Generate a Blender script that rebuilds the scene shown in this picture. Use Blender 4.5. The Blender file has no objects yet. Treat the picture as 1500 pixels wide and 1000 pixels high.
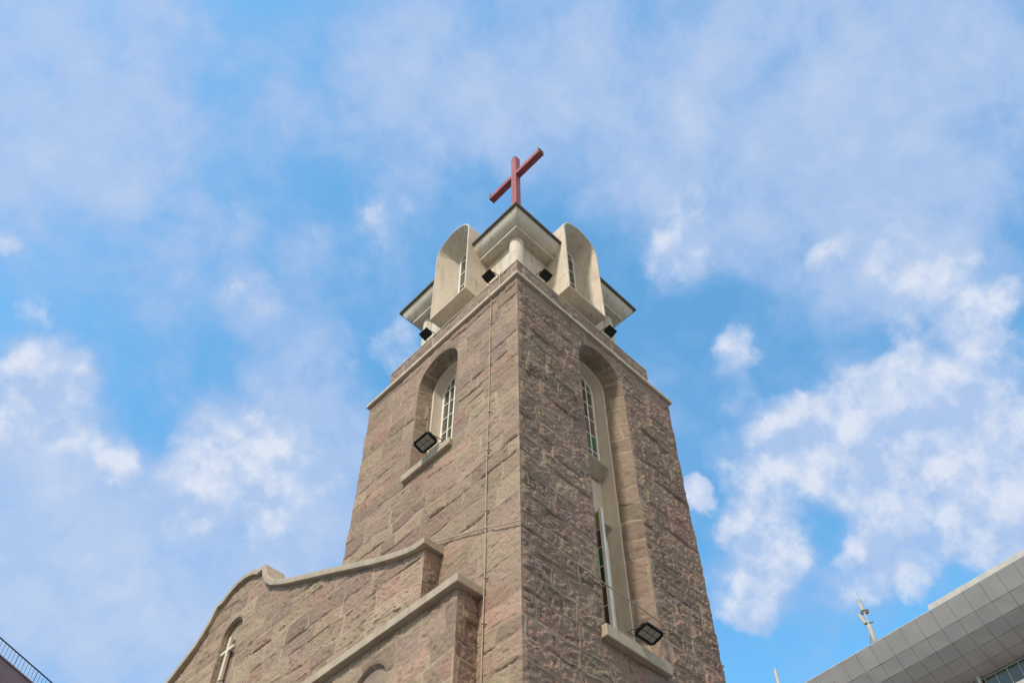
import bpy, bmesh, math, random
import numpy as np
from mathutils import Vector, Matrix

R = math.radians
scene = bpy.context.scene

# ------------------------------------------------------------------ camera
W = 4.5                      # width of the square tower in metres
CAM = Vector((-6.43995, -6.43860, 1.6))
FPX, PITCH, YAW, ROLL, SHIFT = 1331.4, 0.8481, 0.7978, -0.0048, 151.9
cy, sy, cp, sp = math.cos(YAW), math.sin(YAW), math.cos(PITCH), math.sin(PITCH)
fw = Vector((cy * cp, sy * cp, sp))
rt = Vector((sy, -cy, 0))
up = rt.cross(fw)
c, s = math.cos(ROLL), math.sin(ROLL)
rt, up = c * rt + s * up, -s * rt + c * up
cam_d = bpy.data.cameras.new('camera')
cam = bpy.data.objects.new('camera', cam_d)
scene.collection.objects.link(cam)
m = Matrix((rt, up, -fw)).transposed().to_4x4()
m.translation = CAM
cam.matrix_world = m
cam_d.sensor_width = 36
cam_d.lens = FPX / 1500 * 36
cam_d.shift_y = SHIFT / 1500
cam_d.clip_end = 6000
scene.camera = cam

# ------------------------------------------------------------------ light
SUN_AZ, SUN_EL = 192.0, 47.0          # degrees, azimuth from +X to +Y, where the sun stands
scene.view_settings.view_transform = 'Standard'
scene.view_settings.look = 'None'
scene.view_settings.exposure = 0.6
scene.view_settings.gamma = 1
sun_d = bpy.data.lights.new('sun', 'SUN')
sun_d.energy = 2.5
sun_d.angle = R(4.5)
sun_d.color = (1.0, 0.90, 0.76)
sun = bpy.data.objects.new('sun', sun_d)
scene.collection.objects.link(sun)
sv = Vector((math.cos(R(SUN_AZ)) * math.cos(R(SUN_EL)), math.sin(R(SUN_AZ)) * math.cos(R(SUN_EL)), math.sin(R(SUN_EL))))
sun.rotation_euler = sv.to_track_quat('Z', 'Y').to_euler()
sun.location = (-20, -10, 40)

# cloud masses of that day: azimuth, elevation, radius (degrees), density
CLOUDS = [
    (103.4, 59.7, 10.5, 0.94), (98.1, 54.8, 8.2, 0.77), (92.3, 54.1, 5.7, 0.42), (60, 72.8, 8, 0.42), (97.2, 63.3, 6.9, 0.42), (95, 58, 5.2, 0.34), 
    (74.5, 69.5, 6.5, 0.51), (88.5, 57.9, 3.4, 0.3), (79, 57.8, 3.1, 0.42), (84.9, 58.6, 2, 0.34), (61.1, 61.8, 3.3, 0.42), (70, 58.7, 2.4, 0.34), 
    (65.8, 58.4, 1.7, 0.3), (93.3, 49.8, 1, 0.51), (96, 52.1, 1.6, 0.42), (94.5, 55.4, 2.8, 0.34), (57.2, 70, 7.2, 0.34), (49.3, 72.5, 7.6, 0.42), 
    (42.2, 68.1, 4.2, 0.26), (64.9, 66.2, 4.8, 0.26), (28.9, 68.4, 8.8, 0.77), (11.5, 67.9, 12.9, 0.85), (2.2, 60.9, 12.6, 0.85), (-8.5, 58.4, 9, 0.77), 
    (22.2, 63.4, 6.9, 0.51), (12.7, 59.1, 5.7, 0.59), (5, 55, 6, 0.68), (23.5, 60.3, 3.3, 0.59), (26.3, 58.2, 2.8, 0.59), (21, 57.6, 2.7, 0.34), 
    (7.7, 52.9, 4.6, 0.68), (3.1, 50.1, 4.4, 0.68), (-0.2, 48.5, 2.8, 0.51), (8.9, 54.7, 3.1, 0.51), (22.8, 51.9, 2.2, 0.68), (23, 48.9, 1.9, 0.51), 
    (14.9, 53.5, 2.7, 0.26), (12.8, 46.2, 3.9, 0.94), (16.3, 46.4, 2.6, 0.77), (20, 46, 3.2, 0.85), (22.5, 44.5, 3.8, 0.77), (19.4, 43.7, 3.2, 0.51), 
    (10.2, 46.6, 3.1, 0.77), (3.6, 47.5, 2.9, 0.59), (4.5, 45.2, 3.4, 0.59), (10.6, 42.8, 2, 0.77), (7.4, 42, 4.9, 0.85), (10.9, 39.9, 5.9, 0.85), 
    (17.8, 40.3, 3.1, 0.77), (14.8, 42, 3.1, 0.68), (8.6, 37.4, 4.3, 0.77), (19.5, 37.8, 3.1, 0.68), (17, 38, 3.1, 0.51), (14.7, 38.6, 3.5, 0.51), 
    (29.2, 44.8, 1.6, 1.02), (25.4, 41.6, 3.3, 0.77), (25.7, 39.1, 2.7, 0.68), (29.5, 38.9, 2.2, 0.51), (27.5, 37, 2.2, 0.85), (23.2, 41.6, 1.4, 0.34), 
    (26.4, 46.7, 1.1, 0.51), (15.1, 35.9, 2, 0.42), (18.4, 35.1, 2, 0.42), (22.5, 34.4, 1.6, 0.34), (86.5, 45.5, 3.2, 1.02), (85, 46.3, 2, 0.68), 
    (85.8, 42.5, 5.3, 0.77), (82.5, 42.9, 4.5, 0.68), (79, 43.2, 2.3, 0.59), (89.3, 48, 2.4, 0.34), (80.7, 41, 4, 0.42), (72.6, 54.2, 2.7, 0.59), 
    (69, 52.9, 3.9, 0.59), (65.4, 50.9, 4.5, 0.59), (70.7, 44.7, 4.1, 1.02), (68.5, 43.4, 6, 0.77), (64.6, 45.4, 5.6, 0.68), (61.4, 42.9, 5.6, 0.77), 
    (72.7, 41.6, 3.2, 0.51), (57.5, 54.6, 2.3, 0.77), (77.4, 48.1, 1.6, 0.42), (73.9, 47.3, 2.1, 0.26), (76, 36.2, 11.4, 1.1), (78.2, 31.6, 10.8, 1.1), 
    (68.7, 35.9, 10.4, 0.94), (65.2, 40.6, 7.6, 0.85), (75.6, 40, 5.1, 0.51), (82.7, 38.6, 7.7, 0.77), (86, 49, 5.9, 0.34), (86.2, 62.3, 7.4, 0.42), 
    (74.4, 61.2, 6.8, 0.3), (74.3, 56.9, 6.4, 0.26), (60.5, 57.2, 6.2, 0.3), (50.5, 65.3, 6.5, 0.26), (59, 66.8, 6.4, 0.34), (82.1, 52.8, 6.1, 0.26), 
    (31.9, 51.7, 5.1, 0.21), (29.4, 48.8, 5.1, 0.21), (15.3, 50.9, 4.2, 0.21), (23.6, 36.7, 5.3, 0.26), (58, 48.5, 3.4, 0.51), (67.1, 48.9, 6.6, 0.51), 
    (81, 37.5, 4.8, 0.51), (61.6, 47.6, 4.5, 0.42), (72, 49.6, 2.2, 0.26), ]

CUMULUS = [
    (22.8, 51.9, 2.1, 0.9), (23, 48.9, 1.8, 0.6), (12.8, 46.2, 3.5, 1.2), (16.3, 46.4, 2.5, 1), (20, 46, 3, 1.1), (22.5, 44.5, 3.5, 1), 
    (19.4, 43.7, 2.7, 0.7), (10.2, 46.6, 2.8, 1), (3.6, 47.5, 2.7, 0.8), (4.5, 45.2, 3.1, 0.8), (10.6, 42.8, 1.9, 1.1), (7.4, 42, 4.6, 1.1), 
    (10.9, 39.9, 5.5, 1.2), (17.8, 40.3, 2.9, 1.1), (14.8, 42, 2.9, 1), (8.6, 37.4, 3.9, 1), (19.5, 37.8, 2.7, 0.8), (29.2, 44.8, 1.6, 1.8), 
    (25.4, 41.6, 3, 1), (25.7, 39.1, 2.3, 0.8), (29.5, 38.9, 1.9, 0.7), (27.5, 37, 2.2, 1.2), (86.5, 45.5, 2.9, 1.1), (84, 45.8, 1.7, 0.8), 
    (85.8, 42.5, 3.3, 0.6), (82.5, 42.9, 2.5, 0.5), (79, 43.2, 2.1, 0.7), (70.7, 44.7, 4.6, 0.95), (68.5, 43.4, 4.2, 0.8), (63.9, 45.1, 3.3, 0.7), 
    (57.5, 54.6, 2.2, 0.75), (23.6, 60.7, 3.2, 0.35), (26.2, 58.4, 2.8, 0.7), (20.8, 58, 1.8, 0.5), (6.6, 53.4, 2.6, 0.8), (3, 50.9, 2.5, 0.7), 
    (6.6, 49.7, 2.6, 0.7), (11.2, 55.5, 1.8, 0.6), (0.4, 47.8, 2, 0.7), (79, 57.8, 2.2, 0.3), (61.5, 61.7, 2.6, 0.35), (70.2, 58.9, 1.8, 0.3), 
    (93.3, 49.8, 1.1, 0.55), (72.8, 54.6, 2.8, 0.4), (15.1, 35.9, 1.9, 0.7), (16.6, 38.7, 2.6, 0.6), (19.8, 47.7, 1.8, 0.4), (68.1, 48.2, 2.8, 0.5), 
    (72.7, 41.6, 2.3, 0.5), (90.7, 47.6, 1.2, 0.5), ]



def node(nt, kind, **kw):
    n = nt.nodes.new(kind)
    for k, v in kw.items():
        if k.startswith('i_'):
            key = k[2:]
            n.inputs[int(key) if key.isdigit() else key.replace('_', ' ')].default_value = v
        else:
            setattr(n, k, v)
    return n


def build_world():
    w = bpy.data.worlds.new('World')
    scene.world = w
    w.use_nodes = True
    nt = w.node_tree
    nt.nodes.clear()
    L = nt.links.new
    out = node(nt, 'ShaderNodeOutputWorld')
    bg = node(nt, 'ShaderNodeBackground')
    bg.inputs['Strength'].default_value = 0.15
    L(bg.outputs[0], out.inputs[0])
    sky = node(nt, 'ShaderNodeTexSky', sky_type='NISHITA')
    sky.sun_disc = False
    sky.sun_elevation = R(SUN_EL)
    sky.sun_rotation = R(90 - SUN_AZ)
    sky.air_density = 1.0
    sky.dust_density = 1.0
    sky.ozone_density = 2.0
    tint = node(nt, 'ShaderNodeMix', data_type='RGBA', blend_type='MULTIPLY')
    tint.inputs['Factor'].default_value = 1
    tint.inputs['B'].default_value = SKY_TINT + (1,)
    L(sky.outputs[0], tint.inputs['A'])
    tc = node(nt, 'ShaderNodeTexCoord')
    # ragged edges: the look-up direction is bent by noise of two sizes
    def warp(src, scale, amt, det):
        n = node(nt, 'ShaderNodeTexNoise', noise_dimensions='3D')
        n.inputs['Scale'].default_value = scale
        n.inputs['Detail'].default_value = det
        n.inputs['Roughness'].default_value = 0.55
        L(src, n.inputs['Vector'])
        sb = node(nt, 'ShaderNodeVectorMath', operation='SUBTRACT')
        L(n.outputs['Color'], sb.inputs[0])
        sb.inputs[1].default_value = (0.5, 0.5, 0.5)
        ma = node(nt, 'ShaderNodeVectorMath', operation='MULTIPLY_ADD')
        L(sb.outputs[0], ma.inputs[0])
        ma.inputs[1].default_value = (amt, amt, amt)
        L(src, ma.inputs[2])
        return ma.outputs[0]
    d0 = tc.outputs['Generated']
    d1 = warp(d0, 8, 0.11, 6)
    nz = node(nt, 'ShaderNodeVectorMath', operation='NORMALIZE')
    L(d1, nz.inputs[0])
    dv = nz.outputs[0]
    def masses(items, k):
        acc = None
        for az, el, rad, amp in items:
            dp = node(nt, 'ShaderNodeVectorMath', operation='DOT_PRODUCT')
            L(dv, dp.inputs[0])
            dp.inputs[1].default_value = (math.cos(R(az)) * math.cos(R(el)), math.sin(R(az)) * math.cos(R(el)), math.sin(R(el)))
            mr = node(nt, 'ShaderNodeMapRange', interpolation_type='SMOOTHSTEP')
            L(dp.outputs['Value'], mr.inputs['Value'])
            mr.inputs['From Min'].default_value = math.cos(R(rad))
            mr.inputs['From Max'].default_value = 1.0
            mr.inputs['To Max'].default_value = amp
            if acc is None:
                acc = mr.outputs[0]
            else:
                ad = node(nt, 'ShaderNodeMath', operation='ADD')
                L(acc, ad.inputs[0]); L(mr.outputs[0], ad.inputs[1])
                acc = ad.outputs[0]
        # overlapping masses saturate instead of adding up
        sm = node(nt, 'ShaderNodeMath', operation='MULTIPLY'); sm.inputs[1].default_value = -k
        L(acc, sm.inputs[0])
        ex = node(nt, 'ShaderNodeMath', operation='EXPONENT'); L(sm.outputs[0], ex.inputs[0])
        iv = node(nt, 'ShaderNodeMath', operation='SUBTRACT'); iv.inputs[0].default_value = 1.0; L(ex.outputs[0], iv.inputs[1])
        return iv.outputs[0]
    acc = masses(CLOUDS, 0.75)
    cum = masses(CUMULUS, 1.0)
    # billow detail
    n1 = node(nt, 'ShaderNodeTexNoise', noise_dimensions='3D')
    n1.inputs['Scale'].default_value = 13
    n1.inputs['Detail'].default_value = 10
    n1.inputs['Roughness'].default_value = 0.62
    n1.inputs['Distortion'].default_value = 0.2
    L(d0, n1.inputs['Vector'])
    m1 = node(nt, 'ShaderNodeMath', operation='MULTIPLY_ADD')
    L(n1.outputs['Fac'], m1.inputs[0])
    m1.inputs[1].default_value = 1.5
    m1.inputs[2].default_value = -0.74
    n2 = node(nt, 'ShaderNodeTexNoise', noise_dimensions='3D')
    n2.inputs['Scale'].default_value = 3.2
    n2.inputs['Detail'].default_value = 4
    L(d0, n2.inputs['Vector'])
    m2 = node(nt, 'ShaderNodeMath', operation='MULTIPLY_ADD')
    L(n2.outputs['Fac'], m2.inputs[0])
    m2.inputs[1].default_value = 0.4
    m2.inputs[2].default_value = -0.17
    a1 = node(nt, 'ShaderNodeMath', operation='ADD')
    L(acc, a1.inputs[0]); L(m1.outputs[0], a1.inputs[1])
    a2 = node(nt, 'ShaderNodeMath', operation='ADD')
    L(a1.outputs[0], a2.inputs[0]); L(m2.outputs[0], a2.inputs[1])
    den = node(nt, 'ShaderNodeMapRange', interpolation_type='LINEAR')
    L(a2.outputs[0], den.inputs['Value'])
    den.inputs['From Min'].default_value = -0.01
    den.inputs['From Max'].default_value = 1.25
    # opacity and colour of the cloud both follow its thickness
    op = node(nt, 'ShaderNodeValToRGB')
    cr = op.color_ramp
    cr.elements[0].position = 0.0; cr.elements[0].color = (0.0, 0.0, 0.0, 1)
    cr.elements[1].position = 1.0; cr.elements[1].color = (0.97, 0.97, 0.97, 1)
    for p, v in ((0.16, 0.16), (0.36, 0.52), (0.6, 0.84)):
        e = cr.elements.new(p); e.color = (v, v, v, 1)
    L(den.outputs[0], op.inputs[0])
    cc = node(nt, 'ShaderNodeValToRGB')
    cr = cc.color_ramp
    cr.elements[0].position = 0.25; cr.elements[0].color = CLOUD_LO + (1,)
    cr.elements[1].position = 1.0; cr.elements[1].color = CLOUD_VEIL + (1,)
    e = cr.elements.new(0.62); e.color = CLOUD_MID + (1,)
    L(den.outputs[0], cc.inputs[0])
    sc = node(nt, 'ShaderNodeVectorMath', operation='SCALE')
    sc.inputs['Scale'].default_value = 4.4
    L(cc.outputs[0], sc.inputs[0])
    mx = node(nt, 'ShaderNodeMix', data_type='RGBA')
    L(op.outputs[0], mx.inputs['Factor'])
    L(tint.outputs['Result'], mx.inputs['A'])
    L(sc.outputs[0], mx.inputs['B'])
    # cumulus: crisp broken edges, white where thick
    nc = node(nt, 'ShaderNodeTexNoise', noise_dimensions='3D')
    nc.inputs['Scale'].default_value = 17
    nc.inputs['Detail'].default_value = 10
    nc.inputs['Roughness'].default_value = 0.6
    L(d0, nc.inputs['Vector'])
    mc = node(nt, 'ShaderNodeMath', operation='MULTIPLY_ADD'); mc.inputs[1].default_value = 1.5; mc.inputs[2].default_value = -0.75
    L(nc.outputs['Fac'], mc.inputs[0])
    ac = node(nt, 'ShaderNodeMath', operation='ADD'); L(mc.outputs[0], ac.inputs[0]); L(cum, ac.inputs[1])
    co = node(nt, 'ShaderNodeMapRange', interpolation_type='SMOOTHSTEP')
    L(ac.outputs[0], co.inputs['Value'])
    co.inputs['From Min'].default_value = 0.16; co.inputs['From Max'].default_value = 0.84; co.inputs['To Max'].default_value = 0.88
    # lit from the upper side: the same noise looked up a little towards the light
    of = node(nt, 'ShaderNodeVectorMath', operation='ADD'); L(d0, of.inputs[0]); of.inputs[1].default_value = (-0.012, -0.002, 0.018)
    nl_ = node(nt, 'ShaderNodeTexNoise', noise_dimensions='3D')
    nl_.inputs['Scale'].default_value = 17; nl_.inputs['Detail'].default_value = 6; nl_.inputs['Roughness'].default_value = 0.55
    L(of.outputs[0], nl_.inputs['Vector'])
    df = node(nt, 'ShaderNodeMath', operation='SUBTRACT'); L(nc.outputs['Fac'], df.inputs[0]); L(nl_.outputs['Fac'], df.inputs[1])
    lm = node(nt, 'ShaderNodeMapRange'); L(df.outputs[0], lm.inputs['Value'])
    lm.inputs['From Min'].default_value = -0.10; lm.inputs['From Max'].default_value = 0.14
    ck = node(nt, 'ShaderNodeMix', data_type='RGBA'); L(lm.outputs[0], ck.inputs['Factor'])
    ck.inputs['A'].default_value = tuple(x * 4.4 for x in CLOUD_MID) + (1,)
    ck.inputs['B'].default_value = tuple(x * 4.4 for x in CLOUD_HI) + (1,)
    mc2 = node(nt, 'ShaderNodeMix', data_type='RGBA')
    L(co.outputs[0], mc2.inputs['Factor']); L(mx.outputs['Result'], mc2.inputs['A']); L(ck.outputs['Result'], mc2.inputs['B'])
    mx = mc2
    # warm glow added to the unseen sky behind the camera, as fill light
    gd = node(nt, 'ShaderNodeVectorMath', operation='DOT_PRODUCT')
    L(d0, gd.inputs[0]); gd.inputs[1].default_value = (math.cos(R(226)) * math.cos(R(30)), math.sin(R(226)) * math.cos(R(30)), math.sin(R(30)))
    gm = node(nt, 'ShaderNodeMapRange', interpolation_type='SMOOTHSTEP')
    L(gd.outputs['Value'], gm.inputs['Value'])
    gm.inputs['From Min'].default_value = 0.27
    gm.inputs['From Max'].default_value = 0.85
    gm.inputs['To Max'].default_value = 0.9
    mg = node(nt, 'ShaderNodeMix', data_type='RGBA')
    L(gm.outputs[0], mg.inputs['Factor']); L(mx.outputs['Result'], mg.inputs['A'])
    mg.inputs['B'].default_value = FILL_GLOW + (1,)
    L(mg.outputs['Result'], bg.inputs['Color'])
    try:
        w.cycles.sampling_method = 'MANUAL'
        w.cycles.sample_map_resolution = 512
    except Exception:
        pass


SKY_TINT = (0.80, 1.43, 1.46)
FILL_GLOW = (4.5, 3.5, 2.6)
CLOUD_LO = (0.33, 0.51, 0.83)
CLOUD_MID = (0.43, 0.575, 0.845)
CLOUD_VEIL = (0.55, 0.66, 0.87)
CLOUD_HI = (0.76, 0.81, 0.92)
build_world()

# ------------------------------------------------------------------ helpers
def link(o, parent=None):
    scene.collection.objects.link(o)
    if parent is not None:
        o.parent = parent
    return o


def empty(name, loc=(0, 0, 0), label=None, cat=None, group=None):
    o = bpy.data.objects.new(name, None)
    o.empty_display_size = 0.3
    o.location = loc
    link(o)
    tag(o, label, cat, group)
    return o


def tag(o, label=None, cat=None, group=None, kind=None):
    if label: o['label'] = label
    if cat: o['category'] = cat
    if group: o['group'] = group
    if kind: o['kind'] = kind
    return o


def to_local(o, parent):
    """Meshes are made in world coordinates; keep them there under a moved root."""
    if parent is not None:
        root = parent
        off = Vector((0, 0, 0))
        while root is not None:
            off += root.location
            root = root.parent
        if off.length > 0:
            o.data.transform(Matrix.Translation(-off))


def mesh_obj(name, bm, mat, parent=None, smooth=False, bevel=0.0):
    bmesh.ops.recalc_face_normals(bm, faces=bm.faces[:])
    if smooth is not False:
        ang = smooth if isinstance(smooth, float) else 0.7
        for f in bm.faces: f.smooth = True
        for e in bm.edges:
            if len(e.link_faces) == 2 and e.calc_face_angle(0) > ang:
                e.smooth = False
    me = bpy.data.meshes.new(name)
    bm.to_mesh(me); bm.free()
    mats = mat if isinstance(mat, (list, tuple)) else [mat]
    for mm in mats: me.materials.append(mm)
    o = bpy.data.objects.new(name, me)
    link(o, parent)
    to_local(o, parent)
    if bevel:
        md = o.modifiers.new('bevel', 'BEVEL')
        md.width = bevel; md.segments = 2; md.limit_method = 'ANGLE'; md.angle_limit = R(40)
    return o


def add_box(bm, a, b, mi=0, M=None):
    (x0, y0, z0), (x1, y1, z1) = a, b
    vs = [bm.verts.new(p) for p in ((x0, y0, z0), (x1, y0, z0), (x1, y1, z0), (x0, y1, z0),
                                    (x0, y0, z1), (x1, y0, z1), (x1, y1, z1), (x0, y1, z1))]
    if M is not None:
        for v in vs: v.co = M @ v.co
    for q in ((0, 3, 2, 1), (4, 5, 6, 7), (0, 1, 5, 4), (1, 2, 6, 5), (2, 3, 7, 6), (3, 0, 4, 7)):
        f = bm.faces.new([vs[i] for i in q]); f.material_index = mi
    return vs


def add_tube(bm, pts, r, seg=10, cap=True, mi=0):
    pts = [Vector(p) for p in pts]
    rs = r if isinstance(r, (list, tuple)) else [r] * len(pts)
    rings = []
    prev = None
    for i, p in enumerate(pts):
        t = (pts[min(i + 1, len(pts) - 1)] - pts[max(i - 1, 0)]).normalized()
        if prev is None:
            a = Vector((0, 0, 1)) if abs(t.z) < 0.9 else Vector((1, 0, 0))
            n = t.cross(a).normalized()
        else:
            n = (prev - t * prev.dot(t)).normalized()
        prev = n
        b = t.cross(n)
        rings.append([bm.verts.new(p + rs[i] * (math.cos(k * 2 * math.pi / seg) * n + math.sin(k * 2 * math.pi / seg) * b)) for k in range(seg)])
    for i in range(len(rings) - 1):
        for k in range(seg):
            f = bm.faces.new((rings[i][k], rings[i][(k + 1) % seg], rings[i + 1][(k + 1) % seg], rings[i + 1][k])); f.material_index = mi
    if cap:
        bm.faces.new(rings[0][::-1]); bm.faces.new(rings[-1])


def add_loops(bm, loops, closed=True, cap0=False, cap1=False, mi=0):
    """Skin between successive point loops of equal length."""
    rings = [[bm.verts.new(p) for p in lp] for lp in loops]
    n = len(rings[0])
    for i in range(len(rings) - 1):
        for k in range(n if closed else n - 1):
            f = bm.faces.new((rings[i][k], rings[i][(k + 1) % n], rings[i + 1][(k + 1) % n], rings[i + 1][k])); f.material_index = mi
    if cap0: bm.faces.new(rings[0][::-1])
    if cap1: bm.faces.new(rings[-1])
    return rings


# a side of the tower: (u along the face, d depth inward, z) -> world
SIDES = {
    'west': lambda u, d, z: (d, u, z),
    'south': lambda u, d, z: (u, d, z),
    'east': lambda u, d, z: (W - d, u, z),
    'north': lambda u, d, z: (u, W - d, z),
}

# ------------------------------------------------------------------ noise (numpy)
def vnoise(x, y, seed=0):
    xi = np.floor(x).astype(np.int64); yi = np.floor(y).astype(np.int64)
    fx = x - xi; fy = y - yi
    fx = fx * fx * (3 - 2 * fx); fy = fy * fy * (3 - 2 * fy)
    def h(a, b):
        k = (a * 374761393 + b * 668265263 + seed * 974634777) & 0xFFFFFFFF
        k = ((k ^ (k >> 13)) * 1274126177) & 0xFFFFFFFF
        k = k ^ (k >> 16)
        return (k & 0xFFFF) / 65535.0
    return ((h(xi, yi) * (1 - fx) + h(xi + 1, yi) * fx) * (1 - fy) + (h(xi, yi + 1) * (1 - fx) + h(xi + 1, yi + 1) * fx) * fy) * 2 - 1


def fbm(x, y, seed=0, octv=4, gain=0.5):
    a = 1.0; t = 0; s = 0
    for i in range(octv):
        s = s + a * vnoise(x * 2 ** i, y * 2 ** i, seed + i * 17)
        t += a; a *= gain
    return s / t


def sstep(a, b, x):
    t = np.clip((x - a) / (b - a), 0, 1)
    return t * t * (3 - 2 * t)


PAL = np.array([(0.283, 0.212, 0.177), (0.266, 0.212, 0.170), (0.306, 0.216, 0.184), (0.255, 0.198, 0.165),
                (0.276, 0.224, 0.177), (0.240, 0.182, 0.166), (0.306, 0.248, 0.196), (0.260, 0.200, 0.172)])
MORTAR = np.array((0.42, 0.350, 0.265))


def masonry(u, z, seed, rough, mortar_vis=0.8, hmin=0.26, hmax=0.44, mott=0.24):
    """Rubble-faced coursed stone: returns outward height (m) and linear colour."""
    rng = np.random.RandomState(seed)
    uw = u + 0.045 * vnoise(u * 1.9, z * 1.9, seed + 3) + 0.02 * vnoise(u * 7, z * 7, seed + 4)
    zw = z + 0.045 * vnoise(u * 1.2, z * 0.8, seed + 5) + 0.022 * vnoise(u * 5, z * 5, seed + 6)
    zb = [-1.0]
    while zb[-1] < 32: zb.append(zb[-1] + rng.uniform(hmin, hmax))
    zb = np.array(zb)
    ci = np.clip(np.searchsorted(zb, zw) - 1, 0, len(zb) - 2)
    dz = np.minimum(zw - zb[ci], zb[ci + 1] - zw)
    du = np.full(u.shape, 9.0); bid = np.zeros(u.shape, np.int64)
    uc = np.zeros(u.shape)
    for cidx in np.unique(ci):
        r2 = np.random.RandomState(seed * 7919 + int(cidx))
        ub = [-3.0 + r2.uniform(0, 0.6)]
        while ub[-1] < 18: ub.append(ub[-1] + r2.uniform(0.42, 1.05))
        ub = np.array(ub)
        mk = ci == cidx
        uu = uw[mk]
        bi = np.clip(np.searchsorted(ub, uu) - 1, 0, len(ub) - 2)
        du[mk] = np.minimum(uu - ub[bi], ub[bi + 1] - uu)
        uc[mk] = uu - 0.5 * (ub[bi] + ub[bi + 1])
        bid[mk] = bi + 97 * int(cidx)
    zc = zw - 0.5 * (zb[ci] + zb[ci + 1])
    e = np.minimum(du, dz)
    def hsh(k):
        q = (bid * 2654435761 + k * 40503 + seed * 97) & 0xFFFFFFFF
        q = ((q ^ (q >> 15)) * 2246822519) & 0xFFFFFFFF
        return ((q ^ (q >> 13)) & 0xFFFF) / 65535.0
    wm = 0.015 + 0.012 * vnoise(u * 3, z * 3, seed + 9)
    mort = 1 - sstep(wm * 0.7, wm * 1.25, e)
    vis = np.clip(mortar_vis + 0.75 * vnoise(u * 0.9, z * 0.9, seed + 11) + 0.5 * vnoise(u * 4, z * 4, seed + 12), 0, 1)
    # rock face: every block is broken along its own direction
    an = (hsh(7) - 0.5) * 1.9
    ca, sa = np.cos(an), np.sin(an)
    ur = u * ca + z * sa + hsh(8) * 9; zr = z * ca - u * sa + hsh(9) * 9
    big = fbm(u * 2.6, z * 4.2, seed + 21, 3)
    slant = fbm(ur * 5, zr * 10, seed + 23, 4, 0.55)
    rid = 1 - 2 * np.abs(fbm(ur * 7, zr * 12, seed + 24, 3))
    fine = fbm(u * 17, z * 19, seed + 25, 3, 0.7)
    pillow = sstep(0.0, 0.06, e)
    pit = sstep(0.28, 0.55, fbm(u * 9, z * 11, seed + 27, 3, 0.6) + 0.35 * (hsh(10) - 0.6))
    h = rough * (0.38 * big + 0.27 * slant + 0.18 * rid + 0.60 * fine)
    h += rough * 0.75 * ((hsh(1) - 0.5) * uc * 2.2 + (hsh(2) - 0.5) * zc * 4.0 + (hsh(3) - 0.5) * 1.3)
    h = h - pit * rough * 3.3 * mott
    h = h * pillow + 0.40 * rough * pillow
    gap = sstep(0.05, 0.4, fbm(u * 1.6, z * 5, seed + 31, 3)) * (dz < du) * (1 - sstep(0.007, 0.018, dz))
    crack = sstep(0.30, 0.5, fbm(u * 1.3 + 5, z * 1.3, seed + 33, 3)) * (1 - sstep(0.0, 0.035, np.abs(fbm((u + z) * 1.5, (z - u * 0.8) * 4, seed + 34, 3))))
    gap = np.maximum(gap, 0.45 * crack)
    h = h * (1 - mort) + mort * (0.25 * rough + 0.004) - gap * 0.03
    b = (hsh(5) * 7.999).astype(int)
    col = (PAL[b] * 0.75 + PAL.mean(0) * 0.25) * np.array((0.985, 0.945, 0.885))
    col = col * (0.84 + 0.30 * hsh(6))[..., None]
    col = col * (1 - 1.25 * mott * pit[..., None])
    if mott < 0.2: col = col * 1.13
    else: col = (col * 0.7 + 0.3 * PAL.mean(0) * 0.93) * np.array((1.03, 1.02, 1.05))
    tone = 1 + mott * fbm(u * 11, z * 13, seed + 41, 4, 0.7) + 0.10 * fbm(u * 0.7, z * 0.5, seed + 42, 3)
    col = col * tone[..., None]
    pink = sstep(0.1, 0.7, fbm(u * 1.2 + 7, z * 1.1, seed + 43, 3))[..., None]
    col = col * (1 - pink * np.array((-0.05, 0.05, 0.02)))
    grn = sstep(0.25, 0.75, fbm(u * 1.5 + 31, z * 1.4, seed + 44, 3))[..., None]
    col = col * (1 - grn * np.array((0.10, 0.0, 0.10)))
    # lichen and iron flecks
    fl = sstep(0.62, 0.85, fbm(u * 22, z * 22, seed + 45, 3, 0.6))[..., None]
    col = col * (1 - 0.45 * fl)
    mcol = MORTAR * (0.9 + 0.16 * fbm(u * 9, z * 9, seed + 46, 3))[..., None]
    mv = (mort * vis)[..., None]
    col = col * (1 - mv) + mcol * mv
    col = col * (1 - 0.72 * gap[..., None])  # gaps and cracks are cut in; shade under course edges is painted on top
    return h, np.clip(col, 0.01, 0.9), ci


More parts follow.
